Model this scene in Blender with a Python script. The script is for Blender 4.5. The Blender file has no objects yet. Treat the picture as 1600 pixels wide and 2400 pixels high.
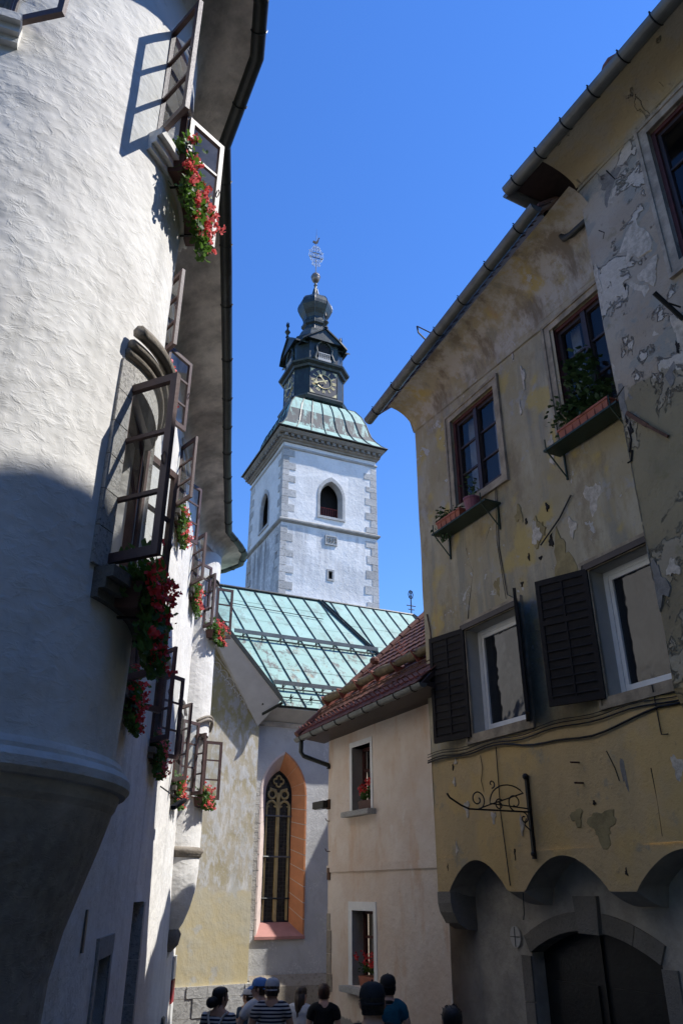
import bpy, bmesh, math, random
from mathutils import Vector, Matrix, noise as mnoise
R_=math.radians
random.seed(7)
C=bpy.context.scene.collection
scn=bpy.context.scene
# ------------------------------------------------------------------ camera
FPX=1800.0; PITCH=R_(26.3); EYE=1.65
cam_d=bpy.data.cameras.new('camera'); cam=bpy.data.objects.new('camera',cam_d); C.objects.link(cam)
cam_d.sensor_fit='VERTICAL'; cam_d.sensor_height=36.0; cam_d.lens=36.0*FPX/2400.0
cam_d.clip_start=.05; cam_d.clip_end=2000
cam.location=(0,0,EYE); cam.rotation_euler=(R_(90)+PITCH,0,0)
scn.camera=cam
# ------------------------------------------------------------------ light
SUN_AZ=87.0; SUN_EL=52.0
w=bpy.data.worlds.new('World'); scn.world=w; w.use_nodes=True
nt=w.node_tree; nt.nodes.clear()
sky=nt.nodes.new('ShaderNodeTexSky'); sky.sky_type='NISHITA'; sky.sun_disc=False
sky.sun_elevation=R_(SUN_EL); sky.sun_rotation=R_(SUN_AZ)
sky.air_density=1.4; sky.dust_density=0.0; sky.ozone_density=8.0; sky.altitude=500
bg=nt.nodes.new('ShaderNodeBackground'); bg.inputs[1].default_value=.15
hs=nt.nodes.new('ShaderNodeHueSaturation'); hs.inputs['Saturation'].default_value=1.17; hs.inputs['Value'].default_value=1.16; hs.inputs['Hue'].default_value=.512
out=nt.nodes.new('ShaderNodeOutputWorld')
nt.links.new(sky.outputs[0],hs.inputs['Color']); nt.links.new(hs.outputs[0],bg.inputs[0]); nt.links.new(bg.outputs[0],out.inputs[0])
sd=bpy.data.lights.new('sun','SUN'); sd.energy=4.6; sd.angle=R_(.53); sd.color=(1,.965,.91)
so=bpy.data.objects.new('sun',sd); C.objects.link(so)
sv=Vector((math.sin(R_(SUN_AZ))*math.cos(R_(SUN_EL)),math.cos(R_(SUN_AZ))*math.cos(R_(SUN_EL)),math.sin(R_(SUN_EL))))
so.rotation_euler=sv.to_track_quat('Z','Y').to_euler(); so.location=(20,5,40)
vs=scn.view_settings; vs.view_transform='Standard'; vs.look='None'; vs.exposure=0.4; vs.gamma=1.0; vs.use_curve_mapping=False
# ------------------------------------------------------------------ survey helpers (photo pixel -> point on a known plane)
def ray(x,y):
    X=(x-800)/FPX; U=(1200-y)/FPX
    return Vector((X,math.cos(PITCH)-U*math.sin(PITCH),math.sin(PITCH)+U*math.cos(PITCH)))
def azv(a): a=R_(a); return Vector((math.sin(a),math.cos(a),0))
class Fr:
    """wall frame: u along the wall, o outwards, z up"""
    def __init__(s,p0,u,n): s.p0=Vector((p0[0],p0[1],0)); s.U=u.normalized(); s.N=n.normalized()
    def __call__(s,u,o,z): return s.p0+s.U*u+s.N*o+Vector((0,0,z))
    def at(s,x,y,o=0):
        r=ray(x,y); q=s.p0+s.N*o; t=(q.dot(s.N))/(r.dot(s.N)); p=Vector((0,0,EYE))+r*t
        return (p-s.p0).dot(s.U),p.z
# ------------------------------------------------------------------ mesh builder
class MB:
    def __init__(s): s.v=[]; s.f=[]
    def add(s,vs,fs):
        b=len(s.v); s.v+= [Vector(p) for p in vs]; s.f+=[tuple(i+b for i in f) for f in fs]; return s
    def quad(s,a,b,c,d): return s.add([a,b,c,d],[(0,1,2,3)])
    def box(s,F,u0,u1,o0,o1,z0,z1):
        P=[F(u,o,z) for z in (z0,z1) for o in (o0,o1) for u in (u0,u1)]
        return s.add(P,[(0,1,3,2),(4,6,7,5),(0,4,5,1),(2,3,7,6),(0,2,6,4),(1,5,7,3)])
    def bar(s,a,b,w,h,up=Vector((0,0,1))):
        a=Vector(a); b=Vector(b); d=(b-a).normalized(); x=d.cross(up)
        if x.length<1e-4: x=d.cross(Vector((0,1,0)))
        x.normalize(); y=x.cross(d).normalized(); x=x*w/2; y=y*h/2
        P=[a-x-y,a+x-y,a+x+y,a-x+y,b-x-y,b+x-y,b+x+y,b-x+y]
        return s.add(P,[(0,1,2,3),(7,6,5,4),(0,4,5,1),(1,5,6,2),(2,6,7,3),(3,7,4,0)])
    def tube(s,pts,r,n=6,cap=True,closed=False):
        pts=[Vector(p) for p in pts]; m=len(pts); rs=r if isinstance(r,(list,tuple)) else [r]*m
        rings=[]; prev=None
        for i,p in enumerate(pts):
            a=pts[i-1] if (i>0 or closed) else p; b=pts[(i+1)%m] if (i<m-1 or closed) else p
            d=(b-a); d=d.normalized() if d.length>1e-9 else Vector((0,0,1))
            if prev is None:
                x=d.cross(Vector((0,0,1)))
                if x.length<1e-3: x=d.cross(Vector((0,1,0)))
            else:
                x=prev-d*prev.dot(d)
                if x.length<1e-4: x=d.cross(Vector((0,0,1)))
            x.normalize(); prev=x; y=d.cross(x)
            rings.append([p+x*rs[i]*math.cos(t)+y*rs[i]*math.sin(t) for t in [2*math.pi*k/n for k in range(n)]])
        V=[q for g in rings for q in g]; Fc=[]
        for i in range(m-1 if not closed else m):
            i2=(i+1)%m
            for k in range(n): Fc.append((i*n+k,i*n+(k+1)%n,i2*n+(k+1)%n,i2*n+k))
        if cap and not closed: Fc.append(tuple(range(n))[::-1]); Fc.append(tuple((m-1)*n+k for k in range(n)))
        return s.add(V,Fc)
    def lathe(s,c,prof,n=24,a0=0,a1=360,cap=True,sx=1,sy=1,rot=0):
        full=abs(a1-a0)>=359.9; k=n if full else n+1; V=[];Fc=[]
        for (r,z) in prof:
            for i in range(k):
                t=R_(a0+(a1-a0)*i/n+rot); V.append(Vector((c[0]+math.sin(t)*r*sx,c[1]+math.cos(t)*r*sy,(c[2] if len(c)>2 else 0)+z)))
        for j in range(len(prof)-1):
            for i in range(n):
                i2=(i+1)%k if full else i+1
                Fc.append((j*k+i,j*k+i2,(j+1)*k+i2,(j+1)*k+i))
        if cap and full: Fc.append(tuple(range(k))); Fc.append(tuple((len(prof)-1)*k+i for i in range(k))[::-1])
        return s.add(V,Fc)
    def prism(s,poly,d):
        n=len(poly); P=[Vector(p) for p in poly]; Q=[p+Vector(d) for p in P]
        return s.add(P+Q,[tuple(range(n)),tuple(range(2*n-1,n-1,-1))]+[(i,n+i,n+(i+1)%n,(i+1)%n) for i in range(n)])
    def sphere(s,c,r,n=10,m=6,sc=(1,1,1)):
        pr=[]; c=Vector(c); V=[];Fc=[]
        for j in range(m+1):
            a=math.pi*j/m
            for i in range(n):
                t=2*math.pi*i/n; V.append(c+Vector((r*math.sin(a)*math.cos(t)*sc[0],r*math.sin(a)*math.sin(t)*sc[1],-r*math.cos(a)*sc[2])))
        for j in range(m):
            for i in range(n): Fc.append((j*n+i,j*n+(i+1)%n,(j+1)*n+(i+1)%n,(j+1)*n+i))
        return s.add(V,Fc)
    def mesh(s,name,mat=None,smooth=False,inv=None,clean=False):
        me=bpy.data.meshes.new(name); V=[inv@p for p in s.v] if inv is not None else s.v
        me.from_pydata([tuple(p) for p in V],[],s.f)
        bm=bmesh.new(); bm.from_mesh(me)
        if clean or smooth: bmesh.ops.remove_doubles(bm,verts=bm.verts,dist=1e-5)
        bmesh.ops.delete(bm,geom=[v for v in bm.verts if not v.link_faces],context='VERTS'); bmesh.ops.recalc_face_normals(bm,faces=bm.faces); bm.to_mesh(me); bm.free()
        if mat: me.materials.append(mat)
        if smooth:
            for p in me.polygons: p.use_smooth=True
        me.update(); return me
    def build(s,name,mat,parent=None,smooth=False,clean=False,kind=None):
        inv=None
        if parent is not None:
            root=parent
            while root.parent is not None: root=root.parent
            inv=(Matrix.Translation(root.location)@root.rotation_euler.to_matrix().to_4x4()).inverted()
        o=bpy.data.objects.new(name,s.mesh(name,mat,smooth,inv,clean)); C.objects.link(o)
        if parent is not None: o.parent=parent
        if kind: o['kind']=kind
        return o
def thing(name,label,cat,loc=(0,0,0),rotz=0,group=None):
    o=bpy.data.objects.new(name,None); C.objects.link(o); o.location=loc; o.rotation_euler=(0,0,rotz)
    o.empty_display_size=.2; tag(o,label,cat,group); return o
def tag(o,label,cat,group=None):
    o['label']=label; o['category']=cat
    if group: o['group']=group
    return o
def inst(src,parent,name=None,mat=None):
    c=src.copy(); C.objects.link(c); c.parent=parent; return c
# wall grid with holes, gentle unevenness
def wallgrid(fn,u0,u1,z0,z1,holes=(),step=.3,amp=.012,seed=0,fs=.8,mb=None):
    def cuts(a,b,ex):
        n=max(1,int(round((b-a)/step))); L=[a+(b-a)*i/n for i in range(n+1)]
        for e in ex:
            if a<e<b:
                L=[q for q in L if abs(q-e)>step*.25 or q in (a,b)]+[e]
        return sorted(set(L))
    us=cuts(u0,u1,[e for h in holes for e in (h[0],h[1])]); zs=cuts(z0,z1,[e for h in holes for e in (h[2],h[3])])
    mb=mb or MB(); idx={}
    V=[];Fc=[]
    def vid(i,j):
        if (i,j) not in idx:
            u,z=us[i],zs[j]; d=amp*mnoise.noise(Vector((u*fs,z*fs,seed*3.7)))*1.6+amp*.5*mnoise.noise(Vector((u*fs*3,z*fs*3,seed+9)))
            edge=any(h[0]-.02<=u<=h[1]+.02 and h[2]-.02<=z<=h[3]+.02 for h in holes)
            idx[(i,j)]=len(V); V.append(fn(u,0 if edge else d,z))
        return idx[(i,j)]
    for i in range(len(us)-1):
        for j in range(len(zs)-1):
            uc=(us[i]+us[i+1])/2; zc=(zs[j]+zs[j+1])/2
            if any(h[0]<uc<h[1] and h[2]<zc<h[3] for h in holes): continue
            Fc.append((vid(i,j),vid(i+1,j),vid(i+1,j+1),vid(i,j+1)))
    mb.add(V,Fc); return mb
def reveal(mb,fn,u0,u1,z0,z1,d,back=False):
    a=[(u0,z0),(u1,z0),(u1,z1),(u0,z1)]
    for k in range(4):
        (ua,za),(ub,zb)=a[k],a[(k+1)%4]
        mb.quad(fn(ua,0,za),fn(ub,0,zb),fn(ub,-d,zb),fn(ua,-d,za))
    if back: mb.quad(fn(u0,-d,z0),fn(u1,-d,z0),fn(u1,-d,z1),fn(u0,-d,z1))
    return mb
# ------------------------------------------------------------------ materials
class NG:
    def __init__(s,name,rough=.85,metal=0):
        s.m=bpy.data.materials.new(name); s.m.use_nodes=True; s.t=s.m.node_tree; s.t.nodes.clear()
        s.out=s.n('ShaderNodeOutputMaterial'); s.b=s.n('ShaderNodeBsdfPrincipled'); s.l(s.b.outputs[0],s.out.inputs[0])
        s.b.inputs['Roughness'].default_value=rough; s.b.inputs['Metallic'].default_value=metal
        s.geo=s.n('ShaderNodeNewGeometry'); s.pos=s.geo.outputs['Position']
    def n(s,t): return s.t.nodes.new(t)
    def l(s,a,b): s.t.links.new(a,b)
    def objco(s): s.pos=s.n('ShaderNodeTexCoord').outputs['Object']; return s
    def vec(s,st,rot=(0,0,0),off=(0,0,0)):
        m=s.n('ShaderNodeMapping'); m.inputs['Scale'].default_value=st; m.inputs['Rotation'].default_value=rot; m.inputs['Location'].default_value=off
        s.l(s.pos,m.inputs[0]); return m.outputs[0]
    def noise(s,sc,det=5,ro=.6,st=(1,1,1),rot=(0,0,0),off=(0,0,0),dist=0):
        q=s.n('ShaderNodeTexNoise'); q.inputs['Scale'].default_value=sc; q.inputs['Detail'].default_value=det; q.inputs['Roughness'].default_value=ro; q.inputs['Distortion'].default_value=dist
        s.l(s.vec(st,rot,off),q.inputs['Vector']); return q.outputs['Fac']
    def voro(s,sc,st=(1,1,1),feat='F1'):
        q=s.n('ShaderNodeTexVoronoi'); q.feature=feat; q.inputs['Scale'].default_value=sc; s.l(s.vec(st),q.inputs['Vector']); return q.outputs['Distance']
    def ramp(s,x,a,b,va=0,vb=1):
        q=s.n('ShaderNodeMapRange'); q.interpolation_type='SMOOTHSTEP'; s.l(x,q.inputs[0])
        for i,v in zip((1,2,3,4),(a,b,va,vb)): q.inputs[i].default_value=v
        return q.outputs[0]
    def math(s,op,a,b=None):
        q=s.n('ShaderNodeMath'); q.operation=op
        for i,v in enumerate((a,b)):
            if v is None: continue
            if isinstance(v,(int,float)): q.inputs[i].default_value=v
            else: s.l(v,q.inputs[i])
        return q.outputs[0]
    def mix(s,f,a,b,mode='MIX'):
        q=s.n('ShaderNodeMix'); q.data_type='RGBA'; q.blend_type=mode
        for i,v in ((0,f),(6,a),(7,b)):
            if isinstance(v,(int,float)): q.inputs[i].default_value=v
            elif isinstance(v,(tuple,list)): q.inputs[i].default_value=(*v[:3],1)
            else: s.l(v,q.inputs[i])
        return q.outputs[2]
    def z(s):
        q=s.n('ShaderNodeSeparateXYZ'); s.l(s.pos,q.inputs[0]); return q.outputs[2]
    def rnd(s): return s.n('ShaderNodeObjectInfo').outputs['Random']
    def col(s,c):
        if isinstance(c,(tuple,list)): s.b.inputs['Base Color'].default_value=(*c[:3],1)
        else: s.l(c,s.b.inputs['Base Color'])
        return s
    def rough(s,x): s.l(x,s.b.inputs['Roughness']); return s
    def bump(s,hs,dist=.02,strength=1):
        prev=None
        for h,k in hs:
            q=s.n('ShaderNodeBump'); q.inputs['Distance'].default_value=k; q.inputs['Strength'].default_value=strength; s.l(h,q.inputs['Height'])
            if prev is not None: s.l(prev,q.inputs['Normal'])
            prev=q.outputs[0]
        s.l(prev,s.b.inputs['Normal']); return s
def simple(name,c,rough=.7,metal=0,var=.25,sc=6,bump=.004):
    g=NG(name,rough,metal); n=g.noise(sc,6,.65)
    g.col(g.mix(g.ramp(n,.3,.72),tuple(x*(1-var) for x in c),tuple(min(1,x*(1+var*.6)) for x in c)))
    if bump: g.bump([(g.noise(sc*4,5),bump)])
    return g.m
def tr0(g): return g.noise(4,4,.6,off=(1,2,3))
def m_white(base_shade=False):
    g=NG('base_shaded_white_plaster' if base_shade else 'white_plaster',.9); n=g.noise(1.1,6,.6); f=g.noise(9,5,.6)
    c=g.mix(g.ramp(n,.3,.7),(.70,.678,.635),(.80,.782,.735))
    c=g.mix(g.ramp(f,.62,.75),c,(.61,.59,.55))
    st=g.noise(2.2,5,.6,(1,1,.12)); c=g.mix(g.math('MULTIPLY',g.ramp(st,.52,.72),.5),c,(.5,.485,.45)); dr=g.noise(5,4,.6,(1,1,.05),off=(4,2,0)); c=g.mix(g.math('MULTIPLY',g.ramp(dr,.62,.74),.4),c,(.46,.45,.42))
    lo=g.math('ADD',g.z(),g.math('MULTIPLY',n,.8)); c=g.mix(g.ramp(lo,3.0,2.2,0,.85) if base_shade else g.ramp(lo,.4,-1.4,0,.45),c,g.mix(g.ramp(f,.4,.65),(.23,.205,.17),(.32,.29,.245)))  # low zone darkened; the strong version paints shade into the turret base
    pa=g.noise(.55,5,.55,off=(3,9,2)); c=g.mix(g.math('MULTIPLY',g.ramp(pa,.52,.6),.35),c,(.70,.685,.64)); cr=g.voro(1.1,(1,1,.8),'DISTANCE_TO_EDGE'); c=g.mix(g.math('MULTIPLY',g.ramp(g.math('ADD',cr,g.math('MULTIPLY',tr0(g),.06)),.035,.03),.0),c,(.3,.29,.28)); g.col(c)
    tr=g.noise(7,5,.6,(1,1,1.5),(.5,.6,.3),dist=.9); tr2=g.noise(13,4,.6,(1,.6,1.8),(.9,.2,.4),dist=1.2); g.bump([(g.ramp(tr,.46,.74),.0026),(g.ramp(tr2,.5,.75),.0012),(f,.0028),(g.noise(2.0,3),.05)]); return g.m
def m_ochre():
    g=NG('weathered_ochre_plaster',.92); z=g.z()
    a=g.noise(.9,7,.62); b=g.noise(1.6,7,.65,(1,1,.28),off=(3,1,0)); s=g.noise(3.2,6,.6,(1,1,.1),off=(7,0,0)); f=g.noise(14,6,.65)
    c=g.mix(g.ramp(a,.38,.62),(.33,.27,.15),(.365,.315,.215))
    c=g.mix(g.ramp(b,.48,.64),c,(.42,.37,.265)); c=g.mix(g.math('MULTIPLY',g.ramp(s,.50,.66),.9),c,(.245,.23,.18)); gm=g.noise(1.7,8,.7,(1,1,.5),off=(5,7,3)); c=g.mix(g.math('MULTIPLY',g.ramp(gm,.50,.64),.75),c,(.235,.185,.115))
    o=g.noise(1.3,5,.5,off=(9,4,2)); c=g.mix(g.math('MULTIPLY',g.ramp(o,.55,.64),.85),c,(.44,.33,.115))
    rs=g.noise(2.6,5,.6,(1,1,.13),off=(1,8,0)); c=g.mix(g.math('MULTIPLY',g.ramp(rs,.6,.74),.5),c,(.38,.23,.13))
    gr=g.noise(2.0,8,.7,off=(2,2,8)); ch=g.noise(2.7,9,.66,off=(12,3,7),dist=.4); c=g.mix(g.math('MULTIPLY',g.ramp(gr,.57,.63),.7),c,(.34,.325,.29)); c=g.mix(g.math('MULTIPLY',g.math('MULTIPLY',g.ramp(ch,.60,.615),g.ramp(ch,.64,.62)),.3),c,(.16,.13,.09)); c=g.mix(g.ramp(ch,.632,.64),c,(.43,.41,.37))
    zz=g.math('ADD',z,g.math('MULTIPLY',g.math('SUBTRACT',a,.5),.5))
    yl=g.mix(g.ramp(b,.35,.66),(.54,.385,.19),(.45,.335,.17)); yl=g.mix(g.math('MULTIPLY',g.ramp(gr,.56,.64),.7),yl,(.31,.28,.2)); yl=g.mix(g.math('MULTIPLY',g.ramp(o,.5,.6),.6),yl,(.56,.38,.14))
    c=g.mix(g.ramp(zz,3.62,3.5),c,yl)
    # cornice dirt
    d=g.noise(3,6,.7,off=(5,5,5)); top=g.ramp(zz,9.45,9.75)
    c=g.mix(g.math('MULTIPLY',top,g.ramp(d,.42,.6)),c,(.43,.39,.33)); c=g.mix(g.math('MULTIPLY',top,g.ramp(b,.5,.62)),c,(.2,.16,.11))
    c=g.mix(g.math('MULTIPLY',g.ramp(f,.6,.72),.5),c,(.19,.155,.11)); g.col(c)
    g.bump([(gr,.03),(f,.012),(a,.03)]); return g.m
def m_bay():
    g=NG('flaking_grey_plaster',.93); z=g.z(); a=g.noise(.8,7,.62,off=(4,0,3)); p=g.noise(1.25,9,.62,off=(1.7,5,2.6),dist=.35); q=g.noise(1.7,8,.6,off=(8,3,1),dist=.3); f=g.noise(16,6,.65)
    c=g.mix(g.ramp(a,.4,.6),(.36,.30,.225),(.40,.355,.285))
    c=g.mix(g.ramp(q,.52,.56),c,(.30,.29,.245)); w=g.ramp(p,.55,.575)
    zz=g.math('ADD',z,g.math('MULTIPLY',g.math('SUBTRACT',q,.5),2.2))
    lo=g.ramp(zz,7.05,6.95); c=g.mix(lo,c,g.mix(g.ramp(a,.4,.62),(.22,.185,.115),(.28,.235,.14)))
    w2=g.math('MULTIPLY',w,g.ramp(lo,0,1,1,.25)); c=g.mix(w2,c,g.mix(g.ramp(f,.3,.7),(.46,.415,.34),(.57,.52,.44)))
    ol=g.noise(2.2,6,.6,off=(6,6,1)); c=g.mix(g.math('MULTIPLY',g.ramp(ol,.6,.7),.6),c,(.2,.18,.08))
    c=g.mix(g.ramp(g.math('ADD',z,g.math('MULTIPLY',g.math('SUBTRACT',a,.5),.6)),3.75,3.6),c,g.mix(g.ramp(q,.4,.6),(.42,.31,.15),(.34,.26,.135)))
    rim=g.math('MULTIPLY',g.ramp(p,.535,.552),g.ramp(p,.572,.556)); c=g.mix(g.math('MULTIPLY',rim,.22),c,(.10,.09,.075))
    tp=g.ramp(z,10.75,10.85); c=g.mix(tp,c,g.mix(g.ramp(q,.42,.58),(.36,.30,.18),(.33,.30,.23)))
    c=g.mix(g.math('MULTIPLY',g.ramp(f,.6,.72),.5),c,(.16,.14,.11)); g.col(c); g.bump([(w,.03),(p,.05),(f,.015)]); return g.m
def m_pink():
    g=NG('pink_lime_plaster',.93); a=g.noise(1.2,7,.6); s=g.noise(2.4,7,.65,(1,1,.3),off=(3,3,0)); f=g.noise(10,6,.6)
    c=g.mix(g.ramp(a,.35,.65),(.66,.53,.42),(.73,.63,.53)); c=g.mix(g.math('MULTIPLY',g.ramp(s,.52,.68),.75),c,(.62,.43,.29))
    k=g.noise(3.4,7,.7,(1,1,.45),off=(0,8,4)); c=g.mix(g.math('MULTIPLY',g.ramp(k,.56,.7),.6),c,(.76,.70,.63)); c=g.mix(g.math('MULTIPLY',g.ramp(f,.62,.75),.4),c,(.40,.29,.22))
    zz=g.math('ADD',g.z(),g.math('MULTIPLY',a,.5)); c=g.mix(g.ramp(zz,-.0,-.03),c,(.28,.27,.25)); g.col(c); g.bump([(a,.05),(f,.012)]); return g.m
def m_yellow():
    g=NG('church_yellow_plaster',.92); a=g.noise(1.3,7,.62); s=g.noise(6,8,.72,(1,1,.5)); v=g.noise(9,7,.7,(1,1,.16)); z=g.z()
    lo=g.mix(g.ramp(a,.35,.65),(.62,.52,.30),(.58,.53,.39)); hi=g.mix(g.ramp(a,.4,.6),(.46,.40,.26),(.54,.49,.39))
    hi=g.mix(g.ramp(s,.47,.58),hi,(.60,.595,.57)); hi=g.mix(g.math('MULTIPLY',g.ramp(v,.52,.64),.8),hi,(.72,.71,.68))
    up=g.noise(2,5,.6,off=(2,9,0)); hi=g.mix(g.ramp(g.math('ADD',z,g.math('MULTIPLY',up,1.2)),5.6,6.2),hi,g.mix(g.ramp(s,.45,.58),(.30,.26,.13),(.36,.34,.3)))
    bd=g.noise(2.6,4,.6,off=(4,4,4)); bnd=g.math('ADD',z,g.math('MULTIPLY',g.math('SUBTRACT',bd,.5),.5))
    c=g.mix(g.ramp(bnd,1.6,1.72),lo,hi); pt=g.noise(1.9,6,.6,off=(7,2,6)); c=g.mix(g.math('MULTIPLY',g.ramp(pt,.6,.68),.7),c,(.52,.52,.49)); g.col(c); g.bump([(s,.012),(a,.02)]); return g.m
def m_grey():
    g=NG('grey_church_render',.93); a=g.noise(1.4,6,.6); s=g.noise(24,6,.75); p=g.noise(1.5,5,.6,off=(2,5,5))
    c=g.mix(g.ramp(a,.35,.65),(.52,.52,.515),(.60,.60,.595)); c=g.mix(g.math('MULTIPLY',g.ramp(p,.5,.58),g.ramp(s,.5,.58)),c,(.72,.71,.69)); c=g.mix(g.math('MULTIPLY',g.ramp(g.noise(5,6,.6,(1,1,.6)),.55,.7),.4),c,(.46,.45,.44)); g.col(c); g.bump([(s,.01),(a,.03)]); return g.m
def m_tower():
    g=NG('tower_lime_plaster',.93); a=g.noise(.6,7,.65); v=g.noise(1.6,7,.65,(1,1,.13)); f=g.noise(5,7,.7); z=g.z()
    c=g.mix(g.ramp(a,.35,.65),(.70,.69,.67),(.84,.83,.81)); c=g.mix(g.math('MULTIPLY',g.ramp(f,.55,.7),.5),c,(.55,.54,.53))
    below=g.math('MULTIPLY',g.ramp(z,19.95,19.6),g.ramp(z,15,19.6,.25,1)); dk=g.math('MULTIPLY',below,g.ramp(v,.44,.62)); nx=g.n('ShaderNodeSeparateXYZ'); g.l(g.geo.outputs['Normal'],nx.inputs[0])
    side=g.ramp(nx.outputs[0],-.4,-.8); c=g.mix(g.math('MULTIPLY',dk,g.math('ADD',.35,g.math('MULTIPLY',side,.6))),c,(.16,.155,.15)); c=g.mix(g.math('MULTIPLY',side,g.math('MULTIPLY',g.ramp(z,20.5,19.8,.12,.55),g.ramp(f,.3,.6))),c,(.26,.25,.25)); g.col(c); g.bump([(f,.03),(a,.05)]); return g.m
def m_stone(name,a,b,pit=.6,sc=1.0):
    g=NG(name,.95); n=g.noise(2*sc,6,.6); s=g.noise(28*sc,6,.75); r=g.rnd()
    c=g.mix(g.ramp(n,.3,.7),a,b); c=g.mix(g.math('MULTIPLY',g.ramp(s,.52,.62),pit),c,tuple(x*.3 for x in a)); c=g.mix(.35,c,g.mix(r,tuple(x*.7 for x in a),b)); g.col(c); g.bump([(s,.02),(n,.03)]); return g.m
def m_copper(name,streak=.8,dark=False,lo=.50,rust=.7,dk=(.12,.10,.085)):
    g=NG(name,.62,.0); n=g.noise(1.3,7,.65); s=g.noise(3.2,8,.72,(1,1,.16)); t=g.noise(6,7,.7,(1,1,.1),off=(5,2,0)); r=g.rnd()
    if dark:
        c=g.mix(g.ramp(n,.35,.65),(.010,.014,.013),(.022,.034,.031)); c=g.mix(g.math('MULTIPLY',g.ramp(t,.56,.66),.55),c,(.07,.13,.115)); g.b.inputs['Roughness'].default_value=.42
    else:
        c=g.mix(g.ramp(n,.3,.7),(.26,.43,.36),(.33,.51,.44)); c=g.mix(g.math('MULTIPLY',r,.3),c,(.24,.37,.29)); c=g.mix(g.math('MULTIPLY',g.ramp(t,.55,.68),.55),c,(.42,.58,.53))
        c=g.mix(g.math('MULTIPLY',g.ramp(s,lo,lo+.12),streak),c,dk); c=g.mix(g.math('MULTIPLY',g.ramp(g.noise(2.4,6,.6,(1,1,.15),off=(9,9,0)),.6,.7),streak*rust),c,(.36,.24,.13))
    g.col(c); g.bump([(n,.012)]); return g.m
def m_tile():
    g=NG('red_clay_tile',.85); n=g.noise(7,6,.65); r=g.rnd(); c=g.mix(r,(.125,.05,.036),(.185,.078,.054)); c=g.mix(g.ramp(n,.45,.7),c,(.10,.045,.035)); g.col(c); g.bump([(n,.006)]); return g.m
def m_glass(ior=1.5):
    m=bpy.data.materials.new('window_glass'); m.use_nodes=True; t=m.node_tree; t.nodes.clear()
    o=t.nodes.new('ShaderNodeOutputMaterial'); x=t.nodes.new('ShaderNodeMixShader'); tr=t.nodes.new('ShaderNodeBsdfTransparent'); gl=t.nodes.new('ShaderNodeBsdfGlossy'); fr=t.nodes.new('ShaderNodeFresnel')
    tr.inputs[0].default_value=(.86,.88,.88,1); gl.inputs['Roughness'].default_value=.02; fr.inputs[0].default_value=ior
    L=t.links.new; ge=t.nodes.new('ShaderNodeNewGeometry'); mr=t.nodes.new('ShaderNodeMapRange'); mr.inputs[3].default_value=ior; mr.inputs[4].default_value=1/ior; L(ge.outputs['Backfacing'],mr.inputs[0]); L(mr.outputs[0],fr.inputs[0]); L(fr.outputs[0],x.inputs[0]); L(tr.outputs[0],x.inputs[1]); L(gl.outputs[0],x.inputs[2]); L(x.outputs[0],o.inputs[0]); return m
def m_darkglass(name='dark_window_glass',c=(.012,.014,.018),r=.06):
    g=NG(name,r); g.col(c); g.b.inputs['IOR'].default_value=1.6; g.bump([(g.noise(2.5,2),.01)]); return g.m
def m_leaf():
    g=NG('geranium_leaf',.6); r=g.noise(18,3); c=g.mix(g.ramp(r,.3,.7),(.035,.085,.015),(.085,.16,.03)); g.col(c)
    tr=g.n('ShaderNodeBsdfTranslucent'); tr.inputs[0].default_value=(.12,.25,.03,1); mx=g.n('ShaderNodeMixShader'); mx.inputs[0].default_value=.3
    g.l(g.b.outputs[0],mx.inputs[1]); g.l(tr.outputs[0],mx.inputs[2]); g.l(mx.outputs[0],g.out.inputs[0]); return g.m
def m_petal(name,a,b):
    g=NG(name,.6); r=g.noise(15,3); g.col(g.mix(g.ramp(r,.3,.7),a,b)); tr=g.n('ShaderNodeBsdfTranslucent'); tr.inputs[0].default_value=(*b,1); mx=g.n('ShaderNodeMixShader'); mx.inputs[0].default_value=.3
    g.l(g.b.outputs[0],mx.inputs[1]); g.l(tr.outputs[0],mx.inputs[2]); g.l(mx.outputs[0],g.out.inputs[0]); return g.m
def m_stripe():
    g=NG('striped_cotton',.9).objco(); z=g.z(); s=g.math('FRACT',g.math('MULTIPLY',z,1/.042)); c=g.mix(g.ramp(s,.46,.52),(.012,.014,.03),(.56,.55,.53)); g.col(c); g.bump([(g.noise(7,4),.02)]); return g.m
def m_hair(name,c):
    g=NG(name,.45).objco(); n=g.noise(60,5,.7,(1,1,.12)); g.col(g.mix(g.ramp(n,.35,.7),tuple(v*.5 for v in c),tuple(v*2.6 for v in c))); g.bump([(n,.01)]); return g.m
def m_leaded():
    g=NG('leaded_glass',.12); br=g.n('ShaderNodeTexBrick'); br.offset=0; br.inputs['Scale'].default_value=1; br.inputs['Brick Width'].default_value=.085; br.inputs['Row Height'].default_value=.085; br.inputs['Mortar Size'].default_value=.006
    br.inputs[1].default_value=(.010,.012,.015,1); br.inputs[2].default_value=(.02,.022,.026,1); br.inputs[3].default_value=(.05,.05,.05,1)
    q=g.n('ShaderNodeSeparateXYZ'); g.l(g.pos,q.inputs[0]); cx=g.n('ShaderNodeCombineXYZ'); g.l(q.outputs[0],cx.inputs[0]); g.l(q.outputs[2],cx.inputs[1]); g.l(cx.outputs[0],br.inputs[0]); g.col(br.outputs[0]); g.bump([(g.noise(14,2),.01)]); return g.m
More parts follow.
